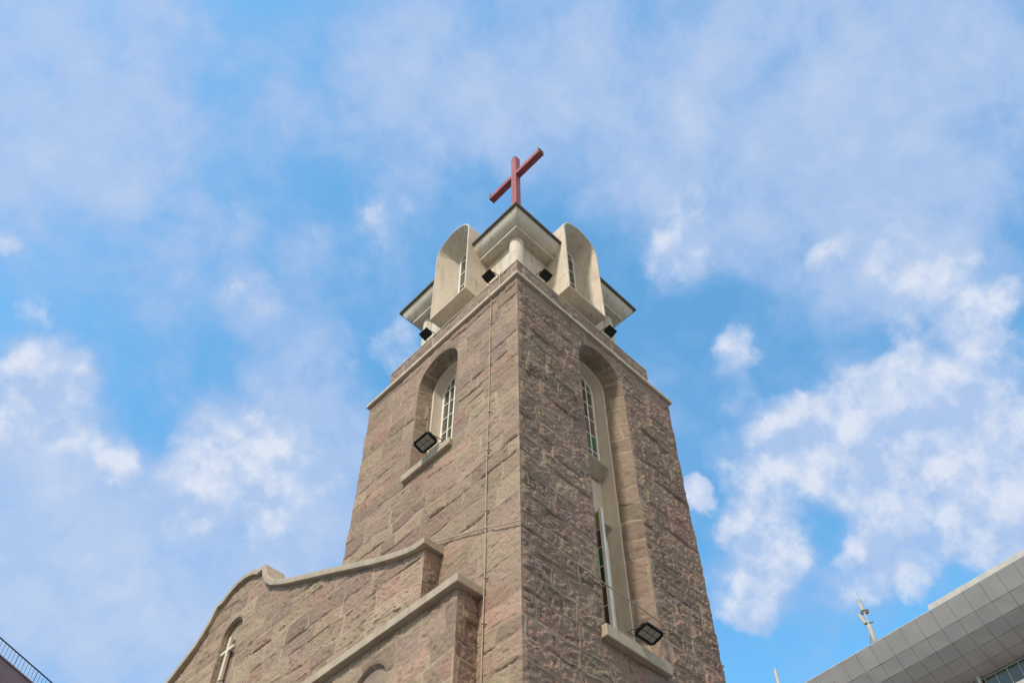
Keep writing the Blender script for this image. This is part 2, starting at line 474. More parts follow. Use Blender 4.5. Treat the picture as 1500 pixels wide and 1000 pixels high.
def grid_mesh(name, P, col, mat, parent=None, keep=None, flip=False, smooth=True):
    """P: (ny,nx,3) world points, col: (ny,nx,3)."""
    ny, nx = P.shape[:2]
    idx = np.arange(ny * nx).reshape(ny, nx)
    q = np.stack([idx[:-1, :-1], idx[:-1, 1:], idx[1:, 1:], idx[1:, :-1]], -1)
    if flip: q = q[..., ::-1]
    q = q.reshape(-1, 4)
    if keep is not None: q = q[keep.reshape(-1)]
    used = np.unique(q)
    remap = np.full(ny * nx, -1); remap[used] = np.arange(len(used))
    q = remap[q]
    V = P.reshape(-1, 3)[used]; Cc = col.reshape(-1, 3)[used]
    if parent is not None:
        off = np.zeros(3); r = parent
        while r is not None:
            off += np.array(r.location); r = r.parent
        V = V - off
    me = bpy.data.meshes.new(name)
    me.vertices.add(len(V)); me.vertices.foreach_set('co', V.astype(np.float32).ravel())
    me.loops.add(q.size); me.loops.foreach_set('vertex_index', q.astype(np.int32).ravel())
    me.polygons.add(len(q))
    me.polygons.foreach_set('loop_start', (np.arange(len(q)) * 4).astype(np.int32))
    me.polygons.foreach_set('loop_total', np.full(len(q), 4, np.int32))
    me.update(calc_edges=True)
    at = me.color_attributes.new('stone', 'FLOAT_COLOR', 'POINT')
    at.data.foreach_set('color', np.concatenate([Cc, np.ones((len(Cc), 1))], 1).astype(np.float32).ravel())
    me.polygons.foreach_set('use_smooth', np.full(len(q), smooth))
    me.materials.append(mat)
    me.validate()
    return link(bpy.data.objects.new(name, me), parent)


class Arch:
    """Round-headed opening, in face coordinates."""
    def __init__(s, uc, hw, zb, zs): s.uc, s.hw, s.zb, s.zs = uc, hw, zb, zs
    def inside(s, u, z):
        rect = (np.abs(u - s.uc) < s.hw) & (z > s.zb) & (z < s.zs)
        return rect | ((z >= s.zs) & (np.hypot(u - s.uc, z - s.zs) < s.hw))
    def project(s, u, z):
        du = u - s.uc; dz = z - s.zs
        r = np.maximum(np.hypot(du, dz), 1e-6)
        pu = np.where(z >= s.zs, s.uc + du / r * s.hw, s.uc + np.sign(du) * s.hw)
        pz = np.where(z >= s.zs, s.zs + dz / r * s.hw, z)
        low = (z < s.zs) & ((z - s.zb) < (s.hw - np.abs(du)))
        pu = np.where(low, u, pu); pz = np.where(low, s.zb, pz)
        return pu, pz
    def dist(s, u, z):
        a = np.where(z >= s.zs, np.abs(np.hypot(u - s.uc, z - s.zs) - s.hw), 9.)
        b = np.where((z < s.zs) & (z > s.zb - 0.2), np.abs(np.abs(u - s.uc) - s.hw), 9.)
        return np.minimum(a, b)
    def outline(s, n=24, m=2):
        p = []
        for i in range(m): p.append((s.uc - s.hw, s.zb + (s.zs - s.zb) * i / m))
        for i in range(n + 1):
            a = math.pi * (1 - i / n)
            p.append((s.uc + s.hw * math.cos(a), s.zs + s.hw * math.sin(a)))
        for i in range(1, m + 1): p.append((s.uc + s.hw, s.zs + (s.zb - s.zs) * i / m))
        return p


def stone_face(name, parent, mapf, u0, u1, z0, z1, res, rough, seed, mat, holes=(), flip=False,
               taper=('l', 'r', 't'), top=None, mortar_vis=0.8, dress=True, d0=0.0, uoff=0.0, hrange=(0.26, 0.44), mott=0.24):
    nu = max(2, int(round((u1 - u0) / res))) + 1
    nz = max(2, int(round((z1 - z0) / res))) + 1
    uu = np.linspace(u0, u1, nu)
    t = np.linspace(0, 1, nz)
    if top is None: U, Z = np.meshgrid(uu, z0 + (z1 - z0) * t)
    else:
        tp = np.array([top(x) for x in uu])
        U = np.repeat(uu[None], nz, 0); Z = z0 + (tp - z0)[None] * t[:, None]
    keep = np.ones((nz - 1, nu - 1), bool)
    fac = np.ones(U.shape)
    for hz in holes:
        ins = hz.inside(U, Z)
        allin = ins[:-1, :-1] & ins[1:, :-1] & ins[:-1, 1:] & ins[1:, 1:]
        cu = 0.25 * (U[:-1, :-1] + U[1:, :-1] + U[:-1, 1:] + U[1:, 1:]); cz = 0.25 * (Z[:-1, :-1] + Z[1:, :-1] + Z[:-1, 1:] + Z[1:, 1:])
        kill = hz.inside(cu, cz)
        keep &= ~kill
        # snap every vertex that sits on the border of the opening
        k = np.zeros(U.shape, bool); nk = np.zeros(U.shape, bool)
        for a in (slice(0, -1), slice(1, None)):
            for b in (slice(0, -1), slice(1, None)):
                k[a, b] |= kill; nk[a, b] |= ~kill
        bd = k & nk
        pu, pz = hz.project(U, Z)
        U = np.where(bd, pu, U); Z = np.where(bd, pz, Z)
        dd = hz.dist(U, Z)
        fac *= np.where(bd, 0, sstep(0.0, 0.05, dd) * 0.65 + 0.35 * sstep(0.12, 0.2, dd))
    H, C, _ = masonry(U + uoff, Z, seed, rough, mortar_vis, *hrange, mott)
    # at a corner both faces share one chipped arris
    hc = 0.005 + 0.007 * vnoise(Z * 3.1, Z * 0 + 1, 501) + 0.005 * vnoise(Z * 11, Z * 0 + 2, 502) + 0.004 * vnoise(Z * 31, Z * 0 + 3, 503)
    if 'l' in taper:
        w_ = 1 - sstep(0.0, 0.09, U - u0); H = H * (1 - w_) + hc * w_; U = U - hc * w_
    if 'r' in taper:
        w_ = 1 - sstep(0.0, 0.09, u1 - U); H = H * (1 - w_) + hc * w_; U = U + hc * w_
    if 't' in taper: fac *= 0.2 + 0.8 * sstep(0.0, 0.06, Z.max() - Z) if top is None else 1
    H = H * fac
    x, y, z = mapf(U, d0 - H, Z)
    P = np.stack([x + 0 * U, y + 0 * U, z + 0 * U], -1)
    return grid_mesh(name, P, C, mat, parent, keep, flip)


def reveal(name, parent, mapf, A, B, dA, dB, mat, seed, res=0.02, rough=0.012, flip=False, open_bottom=True):
    """Stone soffit and jambs running from arch outline A (depth dA) to outline B (depth dB)."""
    n1 = int((A.zs - A.zb) / res); n2 = int(math.pi * A.hw / res)
    def outl(X):
        p = [(X.uc - X.hw, X.zb + (X.zs - X.zb) * i / n1) for i in range(n1)]
        p += [(X.uc + X.hw * math.cos(math.pi * (1 - i / n2)), X.zs + X.hw * math.sin(math.pi * (1 - i / n2))) for i in range(n2 + 1)]
        p += [(X.uc + X.hw, X.zs + (X.zb - X.zs) * i / n1) for i in range(1, n1 + 1)]
        return np.array(p)
    a, b = outl(A), outl(B)
    nd = max(3, int(abs(dB - dA) / res))
    t = np.linspace(0, 1, nd + 1)
    P2 = a[:, None] * (1 - t)[None, :, None] + b[:, None] * t[None, :, None]
    D = np.repeat((dA + (dB - dA) * t)[None], len(a), 0)
    s = np.concatenate([[0], np.cumsum(np.hypot(*(a[1:] - a[:-1]).T))])
    S = np.repeat(s[:, None], nd + 1, 1)
    H, C, _ = masonry(D * 1.0 + 3.4, S, seed, rough, 0.75, 0.36, 0.48)
    C = C * np.array((0.95, 1.02, 1.0))
    fac = sstep(0, 0.05, t) * sstep(0, 0.03, 1 - t)
    H = H * fac[None]
    # inward normal of the opening
    cz = np.minimum(P2[..., 1], A.zs)
    nx = A.uc - P2[..., 0]; nz_ = cz - P2[..., 1]
    l = np.maximum(np.hypot(nx, nz_), 1e-6)
    U = P2[..., 0] + nx / l * H; Z = P2[..., 1] + nz_ / l * H
    x, y, z = mapf(U, D, Z)
    P = np.stack([x + 0 * U, y + 0 * U, z + 0 * U], -1)
    return grid_mesh(name, P, C, mat, parent, None, flip)

# ------------------------------------------------------------------ materials
def base_mat(name, rough=0.8, col=(0.5, 0.5, 0.5), metal=0.0, spec=0.4):
    mt = bpy.data.materials.new(name)
    mt.use_nodes = True
    b = mt.node_tree.nodes['Principled BSDF']
    b.inputs['Base Color'].default_value = tuple(col) + (1,)
    b.inputs['Roughness'].default_value = rough
    b.inputs['Metallic'].default_value = metal
    b.inputs['Specular IOR Level'].default_value = spec
    return mt, mt.node_tree, b


def noisy(name, c1, c2, scale=4, rough=0.8, bump=0.15, bscale=60, streak=0.0, metal=0.0, spec=0.3, c3=None, dist=0.004):
    mt, nt, b = base_mat(name, rough, c1, metal, spec)
    L = nt.links.new
    geo = node(nt, 'ShaderNodeNewGeometry')
    n = node(nt, 'ShaderNodeTexNoise'); n.inputs['Scale'].default_value = scale; n.inputs['Detail'].default_value = 7; n.inputs['Roughness'].default_value = 0.6
    L(geo.outputs['Position'], n.inputs['Vector'])
    rp = node(nt, 'ShaderNodeValToRGB')
    rp.color_ramp.elements[0].position = 0.32; rp.color_ramp.elements[0].color = tuple(c2) + (1,)
    rp.color_ramp.elements[1].position = 0.66; rp.color_ramp.elements[1].color = tuple(c1) + (1,)
    L(n.outputs['Fac'], rp.inputs[0])
    last = rp.outputs[0]
    if streak:
        # rain streaks: noise stretched along the vertical
        mp = node(nt, 'ShaderNodeMapping'); mp.inputs['Scale'].default_value = (9, 9, 0.8)
        L(geo.outputs['Position'], mp.inputs['Vector'])
        n3 = node(nt, 'ShaderNodeTexNoise'); n3.inputs['Scale'].default_value = 1.0; n3.inputs['Detail'].default_value = 5
        L(mp.outputs[0], n3.inputs['Vector'])
        r3 = node(nt, 'ShaderNodeMapRange'); r3.inputs['From Min'].default_value = 0.52; r3.inputs['From Max'].default_value = 0.78; r3.inputs['To Max'].default_value = streak
        L(n3.outputs['Fac'], r3.inputs[0])
        mx = node(nt, 'ShaderNodeMix', data_type='RGBA')
        L(r3.outputs[0], mx.inputs['Factor']); L(last, mx.inputs['A'])
        mx.inputs['B'].default_value = tuple(c3 or [x * 0.5 for x in c2]) + (1,)
        last = mx.outputs['Result']
    L(last, b.inputs['Base Color'])
    if bump:
        n2 = node(nt, 'ShaderNodeTexNoise'); n2.inputs['Scale'].default_value = bscale; n2.inputs['Detail'].default_value = 5
        L(geo.outputs['Position'], n2.inputs['Vector'])
        bp = node(nt, 'ShaderNodeBump'); bp.inputs['Strength'].default_value = bump; bp.inputs['Distance'].default_value = dist
        L(n2.outputs['Fac'], bp.inputs['Height'])
        L(bp.outputs[0], b.inputs['Normal'])
    return mt


def add_lifts(mt, pitch=0.36, depth=0.72):
    """faint horizontal joints between the lifts of render"""
    nt = mt.node_tree; L = nt.links.new
    b = nt.nodes['Principled BSDF']
    src = b.inputs['Base Color'].links[0].from_socket
    geo = node(nt, 'ShaderNodeNewGeometry')
    nz_ = node(nt, 'ShaderNodeTexNoise'); nz_.inputs['Scale'].default_value = 1.7; nz_.inputs['Detail'].default_value = 4
    L(geo.outputs['Position'], nz_.inputs['Vector'])
    sx = node(nt, 'ShaderNodeSeparateXYZ'); L(geo.outputs['Position'], sx.inputs[0])
    wob = node(nt, 'ShaderNodeMath', operation='MULTIPLY_ADD'); L(nz_.outputs['Fac'], wob.inputs[0]); wob.inputs[1].default_value = 0.05; L(sx.outputs['Z'], wob.inputs[2])
    pp = node(nt, 'ShaderNodeMath', operation='PINGPONG'); L(wob.outputs[0], pp.inputs[0]); pp.inputs[1].default_value = pitch / 2
    ln = node(nt, 'ShaderNodeMapRange', interpolation_type='SMOOTHSTEP'); L(pp.outputs[0], ln.inputs['Value'])
    ln.inputs['From Min'].default_value = 0.016; ln.inputs['From Max'].default_value = 0.0
    vis = node(nt, 'ShaderNodeMapRange'); L(nz_.outputs['Fac'], vis.inputs['Value'])
    vis.inputs['From Min'].default_value = 0.42; vis.inputs['From Max'].default_value = 0.62
    mu = node(nt, 'ShaderNodeMath', operation='MULTIPLY'); L(ln.outputs[0], mu.inputs[0]); L(vis.outputs[0], mu.inputs[1])
    mx = node(nt, 'ShaderNodeMix', data_type='RGBA', blend_type='MULTIPLY'); L(mu.outputs[0], mx.inputs['Factor']); L(src, mx.inputs['A'])
    mx.inputs['B'].default_value = (depth, depth * 0.97, depth * 0.92, 1)
    L(mx.outputs['Result'], b.inputs['Base Color'])


def stone_mat(name, attr=True, bumps=0.5):
    mt, nt, b = base_mat(name, 0.92, (0.3, 0.25, 0.2), 0, 0.2)
    L = nt.links.new
    geo = node(nt, 'ShaderNodeNewGeometry')
    n = node(nt, 'ShaderNodeTexNoise'); n.inputs['Scale'].default_value = 45; n.inputs['Detail'].default_value = 6; n.inputs['Roughness'].default_value = 0.7
    L(geo.outputs['Position'], n.inputs['Vector'])
    mr = node(nt, 'ShaderNodeMapRange'); mr.inputs['From Min'].default_value = 0.3; mr.inputs['From Max'].default_value = 0.7
    mr.inputs['To Min'].default_value = 0.80; mr.inputs['To Max'].default_value = 1.18
    L(n.outputs['Fac'], mr.inputs[0])
    if attr:
        a = node(nt, 'ShaderNodeAttribute', attribute_name='stone')
        src = a.outputs['Color']
    else:
        n4 = node(nt, 'ShaderNodeTexNoise'); n4.inputs['Scale'].default_value = 2.5; n4.inputs['Detail'].default_value = 5
        L(geo.outputs['Position'], n4.inputs['Vector'])
        rp = node(nt, 'ShaderNodeValToRGB')
        rp.color_ramp.elements[0].position = 0.35; rp.color_ramp.elements[0].color = (0.22, 0.17, 0.15, 1)
        rp.color_ramp.elements[1].position = 0.65; rp.color_ramp.elements[1].color = (0.32, 0.26, 0.2, 1)
        L(n4.outputs['Fac'], rp.inputs[0]); src = rp.outputs[0]
    sc = node(nt, 'ShaderNodeVectorMath', operation='SCALE')
    L(src, sc.inputs[0]); L(mr.outputs[0], sc.inputs['Scale'])
    L(sc.outputs[0], b.inputs['Base Color'])
    n2 = node(nt, 'ShaderNodeTexNoise'); n2.inputs['Scale'].default_value = 38; n2.inputs['Detail'].default_value = 8; n2.inputs['Roughness'].default_value = 0.65
    L(geo.outputs['Position'], n2.inputs['Vector'])
    bp = node(nt, 'ShaderNodeBump'); bp.inputs['Strength'].default_value = bumps; bp.inputs['Distance'].default_value = 0.02
    L(n2.outputs['Fac'], bp.inputs['Height']); L(bp.outputs[0], b.inputs['Normal'])
    return mt


M_STONE = stone_mat('granite_masonry')
M_STONE_PLAIN = stone_mat('granite_plain', False)
M_CREAM = noisy('cream_render', (0.62, 0.565, 0.48), (0.52, 0.468, 0.395), 2.6, 0.85, 0.35, 30, 0.7, c3=(0.29, 0.245, 0.19))
add_lifts(M_CREAM)
M_COPING = noisy('weathered_cement_coping', (0.45, 0.39, 0.315), (0.34, 0.29, 0.235), 3.5, 0.9, 0.4, 35, 0.5, c3=(0.22, 0.17, 0.13))
M_CORNICE = noisy('pale_cornice_cement', (0.56, 0.495, 0.41), (0.45, 0.39, 0.32), 3.5, 0.9, 0.4, 35, 0.5, c3=(0.27, 0.22, 0.17))
M_WHITE = noisy('white_window_paint', (0.82, 0.80, 0.74), (0.70, 0.67, 0.60), 6, 0.5, 0.1, 40, 0.2)
M_PLASTER = noisy('window_surround_plaster', (0.66, 0.60, 0.51), (0.58, 0.52, 0.43), 3, 0.85, 0.2, 50, 0.3, c3=(0.36, 0.30, 0.23))
M_EDGE = noisy('dark_roof_edging', (0.15, 0.125, 0.10), (0.09, 0.075, 0.06), 5, 0.6, 0.1, 30)
M_ROOF = noisy('roof_tile', (0.16, 0.12, 0.10), (0.10, 0.08, 0.07), 4, 0.8, 0.3, 14)
M_RED = noisy('faded_red_paint', (0.34, 0.105, 0.125), (0.25, 0.065, 0.085), 5, 0.55, 0.1, 30, 0.3, c3=(0.55, 0.22, 0.20))
M_BLACK = noisy('black_lamp_housing', (0.018, 0.018, 0.018), (0.010, 0.010, 0.010), 12, 0.45, 0.05, 80)
M_STEEL = noisy('dull_steel', (0.30, 0.29, 0.27), (0.18, 0.17, 0.16), 10, 0.45, 0.1, 60, metal=0.7)
M_CABLE = noisy('pale_cable', (0.46, 0.40, 0.33), (0.34, 0.29, 0.24), 8, 0.7, 0.05, 60)
M_LENS = noisy('lamp_lens', (0.34, 0.34, 0.31), (0.26, 0.26, 0.24), 30, 0.35, 0.1, 200)
M_ALU = noisy('aluminium_panel', (0.46, 0.435, 0.435), (0.39, 0.37, 0.375), 0.6, 0.5, 0.05, 4, metal=0.0, spec=0.35)
M_SEAM = noisy('panel_joint', (0.24, 0.23, 0.235), (0.19, 0.18, 0.185), 2, 0.8, 0)
M_PALE = noisy('pale_metal', (0.50, 0.48, 0.44), (0.40, 0.385, 0.36), 2, 0.5, 0.05, 20)
M_PINKWALL = noisy('dusty_pink_wall', (0.27, 0.16, 0.17), (0.21, 0.13, 0.135), 0.5, 0.85, 0.1, 6, 0.5, c3=(0.30, 0.26, 0.22))
M_IRON = noisy('dark_iron_rail', (0.035, 0.045, 0.06), (0.02, 0.028, 0.04), 6, 0.5, 0.0)
M_GROUND = noisy('paving', (0.20, 0.18, 0.155), (0.14, 0.125, 0.11), 0.7, 0.9, 0.3, 12)


def glass_mat(name, col, rough=0.08):
    mt, nt, b = base_mat(name, rough, col, 0.0, 0.6)
    L = nt.links.new
    geo = node(nt, 'ShaderNodeNewGeometry')
    n = node(nt, 'ShaderNodeTexNoise'); n.inputs['Scale'].default_value = 3.0; n.inputs['Detail'].default_value = 3
    L(geo.outputs['Position'], n.inputs['Vector'])
    mx = node(nt, 'ShaderNodeMix', data_type='RGBA')
    L(n.outputs['Fac'], mx.inputs['Factor'])
    mx.inputs['A'].default_value = tuple(x * 0.6 for x in col) + (1,)
    mx.inputs['B'].default_value = tuple(x * 1.5 for x in col) + (1,)
    L(mx.outputs['Result'], b.inputs['Base Color'])
    bp = node(nt, 'ShaderNodeBump'); bp.inputs['Strength'].default_value = 0.1; bp.inputs['Distance'].default_value = 0.01
    L(n.outputs['Fac'], bp.inputs['Height']); L(bp.outputs[0], b.inputs['Normal'])
    return mt


M_GLASS = glass_mat('window_glass', (0.055, 0.060, 0.042))
M_GLASS_BLUE = glass_mat('bluish_glass', (0.05, 0.09, 0.14))
M_G = {k: glass_mat('stained_glass_' + k, v, 0.25) for k, v in {
    'yellow': (0.32, 0.27, 0.11), 'brown': (0.12, 0.075, 0.05), 'green': (0.02, 0.17, 0.06),
    'teal': (0.015, 0.08, 0.07), 'orange': (0.17, 0.08, 0.025), 'dark': (0.02, 0.05, 0.035), 'blue': (0.05, 0.10, 0.17), 'greenish': (0.05, 0.12, 0.075), 'umber': (0.13, 0.085, 0.065)}.items()}

# ------------------------------------------------------------------ ground
bm = bmesh.new()
add_box(bm, (-900, -900, -0.5), (900, 900, 0))
tag(mesh_obj('ground', bm, M_GROUND), kind='structure')

# ------------------------------------------------------------------ church tower
tower = empty('church_tower', (W / 2, W / 2, 0), 'tall square tower of rough pinkish brown granite with cream belfry', 'tower')
CZ = 16.89                        # top of the cornice
N_L = Arch(2.24, 0.59, 13.40, 15.90)
N_R = Arch(2.29, 0.64, 9.34, 15.92)
FINE_Z = 6.4
RES = 0.0135
stone_face('wall', tower, SIDES['west'], 0, W, FINE_Z, 16.83, RES, 0.021, 11, M_STONE, [N_L], True, ('l', 'r'), uoff=0.2, mortar_vis=0.30, mott=0.13)
stone_face('wall', tower, SIDES['south'], 0, W, FINE_Z, 16.83, RES, 0.033, 23, M_STONE, [N_R], False, ('l', 'r'), mortar_vis=0.22)
stone_face('wall', tower, SIDES['west'], 0, W, 0, FINE_Z, 0.05, 0.018, 11, M_STONE, [], True, ('l', 'r'), uoff=0.2)
stone_face('wall', tower, SIDES['south'], 0, W, 0, FINE_Z, 0.05, 0.035, 23, M_STONE, [], False, ('l', 'r'))
stone_face('wall', tower, SIDES['east'], 0, W, 0, 16.83, 0.05, 0.035, 37, M_STONE, [], False, ('l', 'r'))
stone_face('wall', tower, SIDES['north'], 0, W, 0, 16.83, 0.05, 0.02, 41, M_STONE, [], True, ('l', 'r'))

# stone soffits of the two niches
B_L = Arch(2.25, 0.49, 13.40, 15.93)
B_R = Arch(2.26, 0.50, 9.34, 15.95)
reveal('niche', tower, SIDES['west'], N_L, B_L, 0, 0.32, M_STONE, 51, flip=False)
reveal('niche', tower, SIDES['south'], N_R, B_R, 0, 0.36, M_STONE, 52, flip=True)


def ring_solid(bm, mapf, A, B, d0, d1, n=24, mi=0):
    """Solid band between outlines A (outer) and B (inner), from depth d0 to d1, closed."""
    a, b = A.outline(n), B.outline(n)
    lp = []
    for (ua, za), (ub, zb) in zip(a, b):
        lp.append([mapf(ua, d0, za), mapf(ub, d0, zb), mapf(ub, d1, zb), mapf(ua, d1, za)])
    rings = [[bm.verts.new(p) for p in r] for r in lp]
    for i in range(len(rings) - 1):
        for k in range(4):
            f = bm.faces.new((rings[i][k], rings[i][(k + 1) % 4], rings[i + 1][(k + 1) % 4], rings[i + 1][k])); f.material_index = mi
    bm.faces.new(rings[0][::-1]); bm.faces.new(rings[-1])


def mbox(bm, mapf, a, b, mi=0):
    """box given in face coordinates (u, d, z)"""
    pts = []
    for z in (a[2], b[2]):
        for (u, d) in ((a[0], a[1]), (b[0], a[1]), (b[0], b[1]), (a[0], b[1])):
            pts.append(bm.verts.new(mapf(u, d, z)))
    for q in ((0, 3, 2, 1), (4, 5, 6, 7), (0, 1, 5, 4), (1, 2, 6, 5), (2, 3, 7, 6), (3, 0, 4, 7)):
        f = bm.faces.new([pts[i] for i in q]); f.material_index = mi


def arch_panel(bm, mapf, A, d, mi=0, n=24):
    f = bm.faces.new([bm.verts.new(mapf(u, d, z)) for u, z in A.outline(n)]); f.material_index = mi


def window(parent, mapf, A, d, rows, cols=2, bar=0.026, frame=0.05, glass=M_GLASS, name='window', panes=None):
    """arched window: frame with glazing bars, one pane object behind it"""
    bm = bmesh.new()
    inner = Arch(A.uc, A.hw - frame, A.zb + frame, A.zs)
    ring_solid(bm, mapf, A, inner, d, d + 0.06)
    mbox(bm, mapf, (A.uc - A.hw, d + 0.002, A.zb), (A.uc + A.hw, d + 0.058, A.zb + frame))
    if cols == 4:      # meeting stiles of the two leaves
        mbox(bm, mapf, (A.uc - 0.04, d - 0.006, A.zb + 0.02), (A.uc + 0.04, d + 0.05, A.zs + A.hw - 0.01))
    for i in range(1, cols):
        if cols == 4 and i == 2: continue
        u = A.uc + (i - cols / 2) * (0.19 if cols == 4 else 2 * A.hw / cols)
        zt = A.zs + math.sqrt(max(0, (A.hw - 0.01) ** 2 - (u - A.uc) ** 2))
        mbox(bm, mapf, (u - bar / 2, d + 0.010, A.zb + 0.02), (u + bar / 2, d + 0.045, zt - 0.01))
    for z in rows:
        hwz = A.hw if z < A.zs else math.sqrt(max(0.0, A.hw ** 2 - (z - A.zs) ** 2))
        mbox(bm, mapf, (A.uc - hwz + 0.01, d + 0.013, z - bar / 2), (A.uc + hwz - 0.01, d + 0.042, z + bar / 2))
    fr = mesh_obj(name, bm, M_WHITE, parent, bevel=0.004)
    bm = bmesh.new()
    if panes:
        zs = [A.zb] + list(rows) + [A.zs + A.hw]
        mats = []
        for i in range(len(zs) - 1):
            for j in range(cols):
                mbox(bm, mapf, (A.uc - A.hw + 0.02 + 2 * (A.hw - 0.02) * j / cols, d + 0.028, zs[i]), (A.uc - A.hw + 0.02 + 2 * (A.hw - 0.02) * (j + 1) / cols, d + 0.034, min(zs[i + 1], A.zs + A.hw * 0.7)), 0)
                mm = panes[(i * cols + j) % len(panes)]
                if mm not in mats: mats.append(mm)
                for f in bm.faces[-6:] if False else list(bm.faces)[-6:]: f.material_index = mats.index(mm)
        mesh_obj('pane', bm, mats, fr)
    else:
        arch_panel(bm, mapf, Arch(A.uc, A.hw - 0.01, A.zb + 0.01, A.zs), d + 0.03)
        mesh_obj('pane', bm, glass, fr)
    return fr


def surround(mapf, B, dr, dw):
    """plaster ring in the back of a stone niche and the plaster wall behind the window"""
    I1 = Arch(B.uc, B.hw - 0.055, B.zb, B.zs)
    I2 = Arch(B.uc, B.hw - 0.10, B.zb, B.zs)
    bm = bmesh.new()
    n = 28
    loops = []
    for (A, d) in ((Arch(B.uc, B.hw + 0.03, B.zb, B.zs), dr + 0.004), (I1, dr - 0.012), (I1, dr + 0.05), (I2, dw + 0.08)):
        loops.append([mapf(u, d, z) for u, z in A.outline(n)])
    add_loops(bm, loops, closed=False)
    arch_panel(bm, mapf, Arch(B.uc, B.hw - 0.05, B.zb, B.zs), dw + 0.075)
    return mesh_obj('plaster_surround', bm, M_PLASTER, tower, smooth=0.5)


surround(SIDES['west'], B_L, 0.31, 0.49)
surround(SIDES['south'], B_R, 0.35, 0.53)
window(tower, SIDES['west'], Arch(2.26, 0.39, 13.40, 15.96), 0.495, [13.9, 14.33, 14.76, 15.19, 15.62, 16.04], 4)
window(tower, SIDES['south'], Arch(2.26, 0.385, 13.70, 15.95), 0.535, [14.16, 14.62, 15.08, 15.54, 15.97], 4,
       panes=[M_GLASS, M_GLASS, M_GLASS_BLUE, M_GLASS_BLUE, M_GLASS, M_GLASS, M_G['greenish'], M_G['greenish'], M_GLASS, M_GLASS, M_G['umber'], M_G['umber'], M_GLASS, M_GLASS, M_GLASS, M_G['umber'], M_GLASS, M_GLASS, M_GLASS, M_GLASS, M_GLASS, M_GLASS, M_GLASS, M_GLASS])

# ledge under the upper south window, lower window with one leaf swung out
def wedge(bm, u0, u1, prof):
    add_loops(bm, [[SIDES['south'](u0, d, z) for d, z in prof], [SIDES['south'](u1, d, z) for d, z in prof]], cap0=True, cap1=True)
bm = bmesh.new()
wedge(bm, 1.90, 2.61, [(0.60, 13.68), (0.34, 13.66), (0.34, 13.615), (0.56, 13.44), (0.60, 13.44)])
mesh_obj('window_sill', bm, M_COPING, tower, bevel=0.008)
bm = bmesh.new()
wedge(bm, 1.90, 2.57, [(0.60, 12.17), (0.37, 12.16), (0.37, 12.12), (0.56, 12.02), (0.60, 12.02)])
mesh_obj('window_lintel', bm, M_COPING, tower, bevel=0.008)
bm = bmesh.new()
S = SIDES['south']
for a, b in (((1.88, 0.565, 9.44), (1.94, 0.62, 12.02)), ((2.58, 0.565, 9.44), (2.64, 0.62, 12.02)), ((2.24, 0.567, 9.44), (2.29, 0.618, 12.02)),
             ((1.94, 0.567, 9.44), (2.58, 0.618, 9.52)), ((1.94, 0.567, 11.96), (2.58, 0.618, 12.02))):
    mbox(bm, S, a, b)
lowwin = mesh_obj('window', bm, M_WHITE, tower, bevel=0.004)
bm = bmesh.new(); mbox(bm, S, (1.94, 0.595, 9.5), (2.58, 0.602, 11.98)); mesh_obj('pane', bm, M_G['dark'], lowwin)

# the open leaf, hinged on the near jamb; local frame: u outward along the leaf
def leaf():
    hinge = Vector((1.875, 0.55, 0)); ang = R(-83)
    du = Vector((math.cos(ang), math.sin(ang), 0)); dn = Vector((-du.y, du.x, 0))
    f = lambda u, d, z: tuple(hinge + du * u + dn * d + Vector((0, 0, z)))
    z0, z1, w = 9.62, 11.98, 0.47
    bm = bmesh.new()
    for a, b in (((0, 0, z0), (0.05, 0.04, z1)), ((w - 0.055, -0.012, z0 - 0.02), (w, 0.052, z1 + 0.02)), ((0.05, 0.002, z0), (w - 0.055, 0.038, z0 + 0.05)), ((0.05, 0.002, z1 - 0.05), (w - 0.055, 0.038, z1))):
        mbox(bm, f, a, b)
    n = 6
    zs = [z0 + 0.04 + (z1 - z0 - 0.08) * i / n for i in range(n + 1)]
    for z in zs[1:-1]: mbox(bm, f, (0.05, 0.006, z - 0.011), (w - 0.055, 0.034, z + 0.011))
    mbox(bm, f, (0.22, 0.008, z0 + 0.04), (0.242, 0.032, z1 - 0.04))
    o = mesh_obj('casement', bm, M_WHITE, tower, bevel=0.003)
    bm = bmesh.new()
    mats = [M_G[k] for k in ('brown', 'orange', 'teal', 'green', 'brown', 'yellow')]
    for i in range(n):
        mbox(bm, f, (0.04, 0.017, zs[i]), (w - 0.05, 0.022, zs[i + 1]), i)
    p = mesh_obj('stained_pane', bm, mats, o)
    p['label'] = 'pane of yellow, brown, green and orange glass'
    o['label'] = 'white casement leaf swung open'
leaf()

# long sills
bm = bmesh.new(); mbox(bm, SIDES['west'], (1.61, -0.095, 13.23), (2.91, 0.62, 13.40)); mesh_obj('window_sill', bm, M_COPING, tower, bevel=0.015)
bm = bmesh.new(); mbox(bm, SIDES['south'], (1.51, -0.125, 9.14), (2.93, 0.64, 9.345)); mesh_obj('window_sill', bm, M_COPING, tower, bevel=0.015)

# cornice: two steps, mitred square rings
def square_ring(bm, prof, seg=1):
    """prof: list of (inset d, z), skinned round the square tower"""
    loops = []
    for d, z in prof:
        loops.append([(d, d, z), (W - d, d, z), (W - d, W - d, z), (d, W - d, z)])
    return add_loops(bm, loops)

bm = bmesh.new()
square_ring(bm, [(0.30, 16.797), (-0.070, 16.80), (-0.078, 16.81), (-0.078, 16.885), (-0.07, 16.895), (0.45, 16.93)])
mesh_obj('cornice', bm, M_CORNICE, tower, bevel=0.01)
